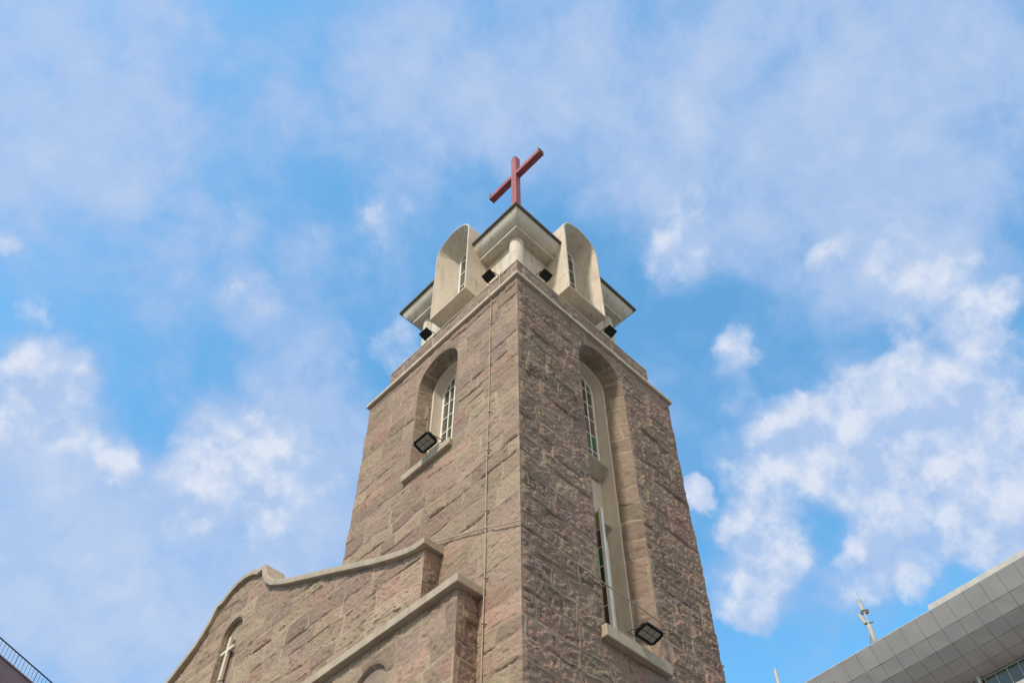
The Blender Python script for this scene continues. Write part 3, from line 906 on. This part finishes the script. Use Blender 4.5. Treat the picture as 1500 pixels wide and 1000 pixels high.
# parapet
PD, PT = 0.232, 18.0
for sd, fl in (('west', True), ('south', False), ('east', False), ('north', True)):
    stone_face('parapet', tower, SIDES[sd], PD, W - PD, 16.88, PT - 0.03, 0.02 if sd in ('west', 'south') else 0.05, 0.022, 61 + len(sd), M_STONE, [], fl, ('l', 'r'), d0=PD, mortar_vis=0.95, hrange=(0.5, 0.6))
bm = bmesh.new()
square_ring(bm, [(PD + 0.25, 17.0), (PD + 0.25, PT - 0.035), (PD - 0.012, PT - 0.035), (PD - 0.022, PT - 0.022), (PD - 0.022, PT - 0.004), (PD, PT + 0.006), (PD + 0.27, PT + 0.01), (PD + 0.27, 17.02)])
add_box(bm, (PD + 0.1, PD + 0.1, 16.95), (W - PD - 0.1, W - PD - 0.1, 17.01))
mesh_obj('parapet_capping', bm, M_CORNICE, tower, bevel=0.004)

# belfry: walls, corner columns
bm = bmesh.new()
square_ring(bm, [(0.70, 17.0), (0.70, 20.06)])
mesh_obj('belfry_wall', bm, M_CREAM, tower)
for cx, cyy in ((0.76, 0.76), (W - 0.76, 0.76), (W - 0.76, W - 0.76), (0.76, W - 0.76)):
    bm = bmesh.new()
    add_tube(bm, [(cx, cyy, 17.0), (cx, cyy, 17.12), (cx, cyy, 17.14), (cx, cyy, 20.05)], [0.21, 0.21, 0.175, 0.165], 32)
    mesh_obj('column', bm, M_CREAM, tower, smooth=0.5)

# eaves and roof: the mouldings stop against the dormers
def corner_run(bm, prof, sx, sy_, ue=1.672):
    f = lambda x, y, z: (W - x if sx else x, W - y if sy_ else y, z)
    add_loops(bm, [[f(d, ue, z) for d, z in prof], [f(d, d, z) for d, z in prof], [f(ue, d, z) for d, z in prof]], closed=False)
for sx, sy_ in ((0, 0), (1, 0), (0, 1), (1, 1)):
    bm = bmesh.new()
    corner_run(bm, [(0.72, 20.045), (0.475, 20.045), (0.462, 20.055), (0.462, 20.12), (0.472, 20.135), (0.455, 20.142), (0.385, 20.185), (0.325, 20.25), (0.285, 20.325), (0.262, 20.40), (0.25, 20.45)], sx, sy_)
    eav = mesh_obj('eaves_moulding', bm, M_CREAM, tower, smooth=0.35)
    bm = bmesh.new()
    corner_run(bm, [(0.27, 20.448), (0.20, 20.452), (0.193, 20.462), (0.193, 20.520), (0.203, 20.535), (0.4, 20.60)], sx, sy_)
    mesh_obj('eaves_edging', bm, M_EDGE, tower, bevel=0.004)
bm = bmesh.new()
for sx, sy_ in ((0, 0), (1, 0), (0, 1), (1, 1)): corner_run(bm, [(0.215, 20.536), (0.94, 21.68)], sx, sy_)
square_ring(bm, [(0.94, 21.68), (1.75, 23.1), (2.05, 23.9), (2.05, 24.3)])
bm.faces.new([v for v in bm.verts if v.co.z > 24.2][:4])
mesh_obj('roof', bm, M_ROOF, tower)

# arched dormers: a box with a round head standing off each belfry wall, splayed inside towards a slit window
def dormer(sd):
    mapf = SIDES[sd]
    n = 14
    O = Arch(2.25, 0.585, 18.47, 21.12)
    I = Arch(2.25, 0.553, 18.51, 21.12)
    Wn = Arch(2.25, 0.285, 18.9, 21.12)
    def full(A):
        p = A.outline(n)
        return p
    bm = bmesh.new()
    loops = []
    for A, d in ((O, 0.95), (O, 0.085), (I, 0.080), (Wn, 0.62)):
        loops.append([mapf(u, d, z) for u, z in full(A)])
    add_loops(bm, loops, closed=True, cap0=True)
    dm = mesh_obj('arched_dormer', bm, M_CREAM, tower, smooth=0.12)
    # shuttering joints on the splay
    A = Arch(2.25, 0.27, 18.9, 21.12)
    window(dm, mapf, Arch(2.25, 0.285, 18.88, 21.12), 0.575, [19.45, 20.0, 20.56, 21.12], 2, 0.03, 0.045, name='window')
for sd in ('west', 'south', 'east', 'north'): dormer(sd)

# ------------------------------------------------------------------ cross on the roof
cr = empty('cross', (W / 2, W / 2, 24.3), 'faded red metal cross on top of the tower roof', 'cross')
c0 = W / 2; hs = 0.10
bm = bmesh.new()
add_box(bm, (c0 - hs, c0 - hs, 24.25), (c0 + hs, c0 + hs, 29.22))
add_box(bm, (c0 - 0.25, c0 - 0.25, 24.28), (c0 + 0.25, c0 + 0.25, 24.6))
mesh_obj('upright', bm, M_RED, cr, bevel=0.008)
for y0, y1 in ((1.16, c0 - hs), (c0 + hs, 3.31)):
    bm = bmesh.new()
    add_box(bm, (c0 - hs + 0.002, y0, 27.90), (c0 + hs - 0.002, y1, 28.12))
    mesh_obj('arm', bm, M_RED, cr, bevel=0.008)
for p in ((c0 - hs, c0, 29.2), (c0 - hs, 1.18, 28.1), (c0 - hs, 3.29, 28.1)):
    bm = bmesh.new()
    add_tube(bm, [p, (p[0], p[1], p[2] + 0.20)], [0.014, 0.005], 6)
    mesh_obj('spike', bm, M_EDGE, cr)
for y in (1.152, 3.318):
    bm = bmesh.new()
    add_tube(bm, [(c0 - hs, y, 28.12), (c0 - hs, y, 27.9), (c0 + hs, y, 27.9), (c0 + hs, y, 28.12), (c0 - hs, y, 28.12)], 0.012, 6)
    mesh_obj('end_trim', bm, M_EDGE, cr)

# ------------------------------------------------------------------ church hall with curved gable
hall = empty('church_hall', (4, 7.68, 0), 'rough granite church hall with a curved gable front joined to the tower', 'church')
half = [(1.63, 10.77), (1.85, 10.78), (2.04, 10.82), (2.40, 10.95), (2.82, 11.12), (3.30, 11.34), (3.79, 11.57), (4.5, 11.90), (5.2, 12.22), (5.75, 12.47),
        (6.10, 12.66), (6.35, 12.80), (6.55, 12.97), (6.70, 13.16), (6.80, 13.34), (6.86, 13.50), (6.98, 13.50), (7.06, 13.50), (7.22, 13.60), (7.40, 13.67), (7.58, 13.705)]
prof = half + [(2 * 7.68 - y, z) for y, z in half[::-1]]
def top_of(y):
    return float(np.interp(y, [p[0] for p in prof], [p[1] for p in prof]))
FX = -0.30
fmap = lambda u, d, z: (FX + d, u, z)
NH = Arch(7.68, 0.36, 10.9, 12.44)
stone_face('wall', hall, fmap, 1.73, 13.63, 9.35, 13, 0.018, 0.024, 71, M_STONE, [NH], True, ('l',), top=lambda y: top_of(y) + 0.03, mortar_vis=0.72, mott=0.17)
stone_face('wall', hall, lambda u, d, z: (u, 1.73 + d, z), FX, 0.0, 9.35, 10.78, 0.018, 0.03, 73, M_STONE, [], False, ('l',), mortar_vis=0.4)
LX = -0.38
NL2 = Arch(2.62, 0.40, 6.9, 8.70)
stone_face('wall', hall, lambda u, d, z: (LX + d, u, z), 0.82, 9.0, 6.4, 9.43, 0.018, 0.024, 79, M_STONE, [NL2], True, ('l',), mortar_vis=0.9, mott=0.17)
stone_face('wall', hall, lambda u, d, z: (u, 0.82 + d, z), LX, 0.0, 6.4, 9.43, 0.018, 0.035, 83, M_STONE, [], False, ('l',), mortar_vis=0.5)
stone_face('wall', hall, lambda u, d, z: (LX + d, u, z), 9.0, 13.7, 0, 9.43, 0.06, 0.02, 79, M_STONE, [], True, ())
stone_face('wall', hall, lambda u, d, z: (LX + d, u, z), 0.82, 9.0, 0, 6.4, 0.06, 0.02, 79, M_STONE, [], True, ())
stone_face('wall', hall, lambda u, d, z: (u, 0.82 + d, z), LX, 0.0, 0, 6.4, 0.06, 0.02, 83, M_STONE, [], False, ())
# niche in the gable with its white cross
B_H = Arch(7.68, 0.33, 10.9, 12.42)
reveal('niche', hall, fmap, NH, B_H, 0, 0.11, M_STONE, 91, flip=False)
bm = bmesh.new(); arch_panel(bm, fmap, Arch(7.68, 0.36, 10.9, 12.42), 0.11); mesh_obj('niche_panel', bm, M_STONE_PLAIN, hall)
bm = bmesh.new()
mbox(bm, fmap, (7.645, 0.0, 11.38), (7.72, 0.06, 12.36)); mbox(bm, fmap, (7.45, 0.002, 12.02), (7.91, 0.058, 12.09))
mesh_obj('white_cross', bm, M_PLASTER, hall, bevel=0.006)
bm = bmesh.new(); mbox(bm, fmap, (7.655, 0.06, 11.42), (7.705, 0.115, 12.32)); mesh_obj('cross_bracket', bm, M_STONE_PLAIN, hall)
# blind arch under the lower coping
lmap = lambda u, d, z: (LX + d, u, z)
reveal('blind_arch', hall, lmap, NL2, Arch(2.62, 0.38, 6.9, 8.68), 0, 0.06, M_STONE, 92, flip=False)
bm = bmesh.new(); arch_panel(bm, lmap, Arch(2.62, 0.40, 6.9, 8.68), 0.06); mesh_obj('blind_arch_panel', bm, M_STONE_PLAIN, hall)
# gable coping
bm = bmesh.new()
P2 = [Vector(p) for p in prof]
T = 0.12
sec = []
for i, p in enumerate(P2):
    a = P2[max(i - 1, 0)]; b = P2[min(i + 1, len(P2) - 1)]
    t = (b - a).normalized(); nrm = Vector((-t.y, t.x))
    q = p + nrm * T
    sec.append([(-0.40, p.x, p.y), (-0.405, p.x + nrm.x * 0.02, p.y + nrm.y * 0.02), (-0.405, q.x - nrm.x * 0.015, q.y - nrm.y * 0.015), (-0.385, q.x, q.y), (0.06, q.x, q.y), (0.06, p.x, p.y)])
add_loops(bm, sec, cap0=True, cap1=True)
mesh_obj('gable_coping', bm, M_COPING, hall, smooth=0.5)
# string coping lower down, returning to the tower
bm = bmesh.new()
lo = [(0.0, 1.69), (0.0, 0.70), (-0.50, 0.70), (-0.50, 13.76), (-0.26, 13.76), (-0.26, 1.69)]
add_loops(bm, [[(x, y, 9.42) for x, y in lo], [(x, y, 9.565) for x, y in lo]], cap0=True, cap1=True)
mesh_obj('string_coping', bm, M_COPING, hall, bevel=0.012)
# body and roof behind the front
bm = bmesh.new()
core = [(1.80, 0), (13.5, 0), (13.5, 10.68)] + [(y, z - 0.06) for y, z in prof[::-1] if 1.80 < y < 13.5] + [(1.80, 10.68)]
add_loops(bm, [[(-0.27, y, z) for y, z in core if True], [(-0.005, y, z) for y, z in core]], cap1=True)
mesh_obj('wall', bm, M_STONE_PLAIN, hall)
bm = bmesh.new()
body = [(4.55, 0), (13.4, 0), (13.4, 8.9), (7.68, 11.6), (4.55, 10.1)]
add_loops(bm, [[(0.0, y, z) for y, z in body], [(18, y, z) for y, z in body]], cap0=True, cap1=True)
mesh_obj('nave', bm, M_STONE_PLAIN, hall)
bm = bmesh.new()
rf = [(4.56, 10.13), (7.68, 11.63), (13.7, 8.79), (13.7, 8.92), (7.68, 11.77), (4.56, 10.27)]
add_loops(bm, [[(0.02, y, z) for y, z in rf], [(18.3, y, z) for y, z in rf]], cap0=True, cap1=True)
mesh_obj('roof', bm, M_ROOF, hall)

# ------------------------------------------------------------------ lamps
def floodlight(name, label, group, origin, along, out, w, h, tilt, cells=(3, 2), big=True):
    """origin: centre of the lamp body; along: long axis; out: horizontal away from the wall. The face looks down and out."""
    root = empty(name, origin, label, 'floodlight', group)
    A = Vector(along).normalized(); Ov = Vector(out).normalized(); Z = Vector((0, 0, 1))
    D = (Ov * math.cos(tilt) + Z * math.sin(tilt)).normalized()      # in the face, from the wall outwards
    Nn = A.cross(D).normalized()
    if Nn.z > 0: Nn = -Nn                                            # towards the ground
    M = Matrix((A, D, Nn)).transposed()
    o = Vector(origin)
    def P(a, d, n): return o + M @ Vector((a, d, n))
    def oct_loop(sa, sd, n, ch): return [P(x, y, n) for x, y in ((-sa + ch, -sd), (sa - ch, -sd), (sa, -sd + ch), (sa, sd - ch), (sa - ch, sd), (-sa + ch, sd), (-sa, sd - ch), (-sa, -sd + ch))]
    bm = bmesh.new()
    sa, sd = w / 2, h / 2
    ch = (0.16 if big else 0.04) * h
    add_loops(bm, [oct_loop(sa * 0.75, sd * 0.7, -0.075, ch * .7), oct_loop(sa * 0.97, sd * 0.97, -0.03, ch), oct_loop(sa, sd, -0.02, ch), oct_loop(sa, sd, 0.02, ch), oct_loop(sa - 0.018, sd - 0.018, 0.022, ch * 0.9), oct_loop(sa - 0.022, sd - 0.022, 0.008, ch * 0.9)], cap0=True, cap1=True)
    # cooling ribs on the back
    for k in range(7):
        x = -sa * 0.7 + k * sa * 1.4 / 6
        vs = [P(x - 0.004, -sd * 0.6, -0.07), P(x + 0.004, -sd * 0.6, -0.07), P(x + 0.004, sd * 0.6, -0.07), P(x - 0.004, sd * 0.6, -0.07)]
        add_loops(bm, [vs, [v - Nn * 0.022 for v in vs]], cap0=True, cap1=True)
    mesh_obj('housing', bm, M_BLACK, root, bevel=0.003)
    bm = bmesh.new()
    nx, ny = cells
    gx, gy = (w - 0.09 * (w / 0.4)) / nx, (h - 0.085 * (h / 0.28)) / ny
    for i in range(nx):
        for j in range(ny):
            ca = -gx * nx / 2 + gx * (i + .5); cd = -gy * ny / 2 + gy * (j + .5)
            ex, ey = gx * 0.455, gy * 0.445
            lp = lambda n, q: [P(ca - ex * q, cd - ey * q, n), P(ca + ex * q, cd - ey * q, n), P(ca + ex * q, cd + ey * q, n), P(ca - ex * q, cd + ey * q, n)]
            add_loops(bm, [lp(0.006, 1), lp(0.013, 1), lp(0.017, 0.75)], cap0=True, cap1=True)
    mesh_obj('lens', bm, M_LENS if big else M_BLACK, root)
    bm = bmesh.new()
    for sgn in (-1, 1):
        a = P(sgn * (sa + 0.012), 0, 0); b = P(sgn * (sa + 0.012), -sd - 0.05, -0.10)
        add_tube(bm, [a, b], 0.010, 6)
    add_tube(bm, [P(-(sa + 0.012), -sd - 0.05, -0.10), P((sa + 0.012), -sd - 0.05, -0.10)], 0.010, 6)
    foot = P(0, -sd - 0.05, -0.10)
    add_tube(bm, [foot, foot - Ov * 0.04 - Z * 0.16], 0.016, 8)
    mesh_obj('bracket', bm, M_STEEL if big else M_BLACK, root)
    return root

floodlight('floodlight', 'black six-cell floodlight on the long sill of the left tower face window', 'floodlights on the tower window sills',
           (-0.245, 2.07, 13.50), (0, 1, 0), (-1, 0, 0), 0.42, 0.27, R(20))
floodlight('floodlight', 'black six-cell floodlight on the low sill of the right tower face, by the open casement', 'floodlights on the tower window sills',
           (2.30, -0.245, 9.50), (1, 0, 0), (0, -1, 0), 0.42, 0.27, R(20))
for org, al, ou, lb in (
        ((0.14, 0.98, 18.17), (0, 1, 0), (-1, 0, 0), 'small black lamp on the parapet just left of the near corner column'),
        ((0.98, 0.14, 18.17), (1, 0, 0), (0, -1, 0), 'small black lamp on the parapet just right of the near corner column'),
        ((0.14, 3.00, 18.17), (0, 1, 0), (-1, 0, 0), 'small black lamp on the parapet beside the far left column'),
        ((3.00, 0.14, 18.17), (1, 0, 0), (0, -1, 0), 'small black lamp on the parapet beside the far right column')):
    floodlight('parapet_lamp', lb, 'small lamps along the tower parapet', org, al, ou, 0.25, 0.20, R(22), (2, 2), False)

# ------------------------------------------------------------------ cables
bm = bmesh.new()
pts = [(-0.03, 0.69 + 0.008 * math.sin(z * 1.7), z) for z in np.arange(6.5, 16.6, 0.5)] + [(-0.03, 0.69, 16.75), (-0.09, 0.69, 16.82), (-0.09, 0.69, 16.90), (0.15, 0.69, 16.95), (0.19, 0.69, 17.1), (0.19, 0.69, 17.98), (0.3, 0.69, 18.03)]
add_tube(bm, pts, 0.009, 6)
for z in (7.9, 8.95, 9.72, 11.0, 12.35, 13.3, 14.6, 15.9):
    add_tube(bm, [(0.02, 0.63, z), (-0.03, 0.65, z - 0.03), (-0.04, 0.695, z)], 0.009, 5, mi=1)
tag(mesh_obj('lightning_conductor', bm, [M_CABLE, M_EDGE]), 'thin pale vertical conductor wire running down the left tower face', 'cable')
bm = bmesh.new()
def sag(a, b, n, s0):
    a, b = Vector(a), Vector(b)
    return [a.lerp(b, i / n) - Vector((0, 0, s0 * 4 * (i / n) * (1 - i / n))) for i in range(n + 1)]
pts = sag((-0.05, 2.25, 11.34), (-0.045, 0.70, 10.66), 8, 0.02) + sag((-0.045, 0.70, 10.66), (-0.05, -0.06, 10.29), 4, 0.015)[1:] + sag((-0.05, -0.06, 10.29), (2.4, -0.07, 10.13), 10, 0.05)[1:] + sag((2.4, -0.07, 10.13), (4.515, -0.03, 10.13), 10, 0.03)[1:] + [(4.53, 0.6, 10.2), (4.52, 4.0, 10.3)]
add_tube(bm, pts, 0.011, 6)
tag(mesh_obj('slack_cable', bm, M_CABLE), 'thin slack cable strung round both tower faces across the lower window', 'cable')

# ------------------------------------------------------------------ office block with the bowed metal eaves, right
K = 1.6
OB = Vector((22.34, 1.74, 22.0)); dB = Vector((-0.103, -0.9947, 0)).normalized(); nB = Vector((0.9947, -0.103, 0)).normalized()
def PB(s_, u_, z_):
    q = OB + dB * s_ + nB * u_ + Vector((0, 0, z_))
    return CAM + (q - CAM) * K
gz = -(OB.z - CAM.z) - CAM.z / K         # local z of the ground
office = empty('office_block', PB(-2, 8, gz), 'grey office block with bowed metal-panelled eaves at lower right', 'building')
pr = [(0.0, 0.0), (0.357, -0.669), (0.667, -1.12), (1.05, -1.47), (1.50, -1.76), (1.98, -1.95)]
S0, S1, ST = -24, 15, 0.655
bm = bmesh.new()
rnd = random.Random(5)
for j in range(len(pr) - 1):
    (u0, z0), (u1, z1) = pr[j], pr[j + 1]
    l = math.hypot(u1 - u0, z1 - z0); tu, tz = (u1 - u0) / l, (z1 - z0) / l
    nu, nzz = tz, -tu                      # outward (down and out)
    g = 0.006
    for i in range(S0, S1):
        a, b = i * ST + g, (i + 1) * ST - g
        jt = rnd.uniform(-0.006, 0.006)
        def q(s_, t_, o_): return PB(s_, u0 + tu * t_ + nu * o_, z0 + tz * t_ + nzz * o_)
        add_loops(bm, [[q(a, g, -0.01), q(b, g, -0.01), q(b, l - g, -0.01), q(a, l - g, -0.01)],
                       [q(a, g, 0.012), q(b, g, 0.012), q(b, l - g, 0.012), q(a, l - g, 0.012)],
                       [q(a + .006, g + .006, 0.018 + jt), q(b - .006, g + .006, 0.018 - jt), q(b - .006, l - g - .006, 0.018), q(a + .006, l - g - .006, 0.018)]], cap1=True)
mesh_obj('eaves_panels', bm, M_ALU, office)
bm = bmesh.new()
add_loops(bm, [[PB(S0 * ST, u, z) for u, z in pr], [PB(S1 * ST, u, z) for u, z in pr]], closed=False)
mesh_obj('eaves_backing', bm, M_SEAM, office)
fB = lambda u, d, z: PB(u, d, z)
bm = bmesh.new()
mbox(bm, fB, (S0 * ST, -0.012, -0.004), (S1 * ST, 0.2, 0.022))
mesh_obj('eaves_edging', bm, M_PALE, office)
bm = bmesh.new()
mbox(bm, fB, (0.0, -0.004, 0.024), (S1 * ST, 0.3, 0.225))
mesh_obj('roof_upstand', bm, M_PALE, office)
bm = bmesh.new()
mbox(bm, fB, (S0 * ST, 0.2, -0.3), (S1 * ST, 9, -0.02))
mesh_obj('roof', bm, M_PALE, office)
bm = bmesh.new()
mbox(bm, fB, (S0 * ST, 2.06, gz), (S1 * ST, 9, -0.3))
mesh_obj('wall', bm, M_ALU, office)
# ribbon windows
for lev in range(3):
    zt = -1.985 - lev * 2.0
    fbm_ = bmesh.new()
    mbox(fbm_, fB, (S0 * ST, 1.99, zt - 0.03), (S1 * ST, 2.05, zt))
    mbox(fbm_, fB, (S0 * ST, 1.99, zt - 0.72), (S1 * ST, 2.05, zt - 0.68))
    k = S0 * ST + 0.02
    i = 0
    while 0.02 + (i - 35) * 0.425 < S1 * ST:
        s_ = 0.02 + (i - 35) * 0.425
        if s_ > S0 * ST: mbox(fbm_, fB, (s_ - 0.011, 1.995, zt - 0.68), (s_ + 0.011, 2.045, zt - 0.03))
        i += 1
    fo = mesh_obj('window', fbm_, M_PALE, office)
    bm = bmesh.new(); mbox(bm, fB, (S0 * ST, 2.03, zt - 0.70), (S1 * ST, 2.05, zt - 0.01)); mesh_obj('pane', bm, M_GLASS, fo)
    bm = bmesh.new(); mbox(bm, fB, (S0 * ST, 1.985, zt - 1.98), (S1 * ST, 2.055, zt - 0.72)); mesh_obj('spandrel', bm, M_PALE, office)
for s_ in (-0.13, 1.72, 3.57):
    bm = bmesh.new(); add_tube(bm, [PB(s_, 1.9, -1.9), PB(s_, 1.9, -6)], 0.11, 16); mesh_obj('column', bm, M_PALE, office, smooth=0.5)

# aerial mast on that roof
mx0, my0 = CAM.x + 53 * 0.941, CAM.y + 53 * 0.341
mz0 = PB(0, 0.5, 0).z - 0.3
mast = empty('antenna_mast', (mx0, my0, mz0), 'white aerial mast with tilted panel antennas on the office block roof', 'antenna')
V = Vector((mx0, my0, 0))
side = Vector((0.341, -0.941, 0))
bm = bmesh.new()
add_tube(bm, [V + Vector((0, 0, mz0)), V + Vector((0, 0, 36.55)), V + Vector((0, 0, 36.6))], [0.06, 0.06, 0.05], 12)
add_tube(bm, [V + Vector((0, 0, 36.4)), V + Vector((0, 0, 39.6))], 0.045, 10)
mesh_obj('pole', bm, M_PALE, mast, smooth=0.6)
bm = bmesh.new()
add_tube(bm, [V + Vector((0, 0, 36.65)), V + Vector((0, 0, 36.75)), V + Vector((0, 0, 38.0)), V + Vector((0, 0, 38.06))], [0.11, 0.155, 0.155, 0.10], 20)
mesh_obj('antenna_drum', bm, M_PALE, mast, smooth=0.6)
def panel(z0, z1, off, lean, w, name):
    bm = bmesh.new()
    a = V + side * off + Vector((0, 0, z0)); b = V + side * (off - lean) + Vector((0, 0, z1))
    add_tube(bm, [a, a.lerp(b, 0.06), a.lerp(b, 0.94), b], [w * 0.6, w, w, w * 0.6], 10)
    mesh_obj(name, bm, M_PALE, mast, smooth=0.6)
panel(38.15, 39.0, -0.16, 0.22, 0.12, 'panel_antenna')
panel(39.15, 39.95, -0.05, 0.05, 0.12, 'panel_antenna')
for z in (36.6, 38.12, 38.95, 39.1):
    bm = bmesh.new()
    add_tube(bm, [V + side * -0.26 + Vector((0, 0, z)), V + side * 0.3 + Vector((0, 0, z + 0.03))], 0.045, 6)
    mesh_obj('clamp', bm, M_EDGE, mast)
bm = bmesh.new()
add_tube(bm, [V + side * 0.14 + Vector((0, 0, 38.9)), V + side * 0.14 + Vector((0, 0, 39.2))], 0.1, 6)
mesh_obj('radio_unit', bm, M_EDGE, mast)
bm = bmesh.new()
add_tube(bm, [V + side * -0.05 + Vector((0, 0, 39.95)), V + side * -0.05 + Vector((0, 0, 40.15))], 0.09, 8)
add_tube(bm, [V + side * -0.12 + Vector((0, 0, 40.1)), V + side * -0.16 + Vector((0, 0, 40.75))], 0.018, 5)
mesh_obj('whip', bm, M_STEEL, mast)
bm = bmesh.new()
add_tube(bm, [V + side * -0.1 + Vector((0, 0, 37.4)), V + side * -1.05 + Vector((0, 0, mz0))], 0.03, 6)
mesh_obj('stay', bm, M_EDGE, mast)
t2 = 56
bm = bmesh.new()
b2 = Vector((CAM.x + t2 * 0.8915, CAM.y + t2 * 0.453, 0))
add_tube(bm, [b2 + Vector((0, 0, mz0)), b2 + Vector((0, 0, 37.9)), b2 + Vector((0, 0, 38.35))], [0.14, 0.12, 0.07], 14)
tag(mesh_obj('antenna_pole', bm, M_PALE, smooth=0.6), 'plain white pole tip beyond the office roof, left of the aerial mast', 'pole')

# ------------------------------------------------------------------ tall block with a roof railing, lower left corner
A0 = Vector((4.41, 57.32, 0)); B0 = Vector((9.78, 60.15, 0))
dl = (B0 - A0).normalized(); nl = Vector((-dl.y, dl.x, 0))
ZR = 41.5
fl_ = lambda u, d, z: tuple(A0 + dl * u + nl * d + Vector((0, 0, z)))
flat = empty('apartment_block', A0 + dl * 0 + nl * 6, 'dusty pink apartment block with dark roof railing in the lower left corner', 'building')
bm = bmesh.new(); mbox(bm, fl_, (-34, 0.0, 0), (30, 14, 40.30)); mesh_obj('wall', bm, M_PINKWALL, flat)
bm = bmesh.new(); mbox(bm, fl_, (-34.1, -0.10, 40.30), (30.1, 14.1, 40.40)); mesh_obj('roof_slab', bm, M_PINKWALL, flat)
bm = bmesh.new(); mbox(bm, fl_, (-34, -0.03, ZR - 0.07), (30, 0.05, ZR)); rail = mesh_obj('railing', bm, M_IRON, flat)
bal = None
sp = 0.36
for i in range(-4, 34):
    thick = 0.022 if i % 6 else 0.038
    if bal is None or thick != bal[0]:
        bm = bmesh.new(); mbox(bm, fl_, (-thick / 2, -thick / 2 + 0.01, 40.40), (thick / 2, thick / 2 + 0.01, ZR - 0.065))
        o = mesh_obj('baluster', bm, M_IRON, rail)
        bal = (thick, o); o.location = dl * (i * sp)
    else:
        o = bal[1].copy(); link(o, rail); o.location = dl * (i * sp)
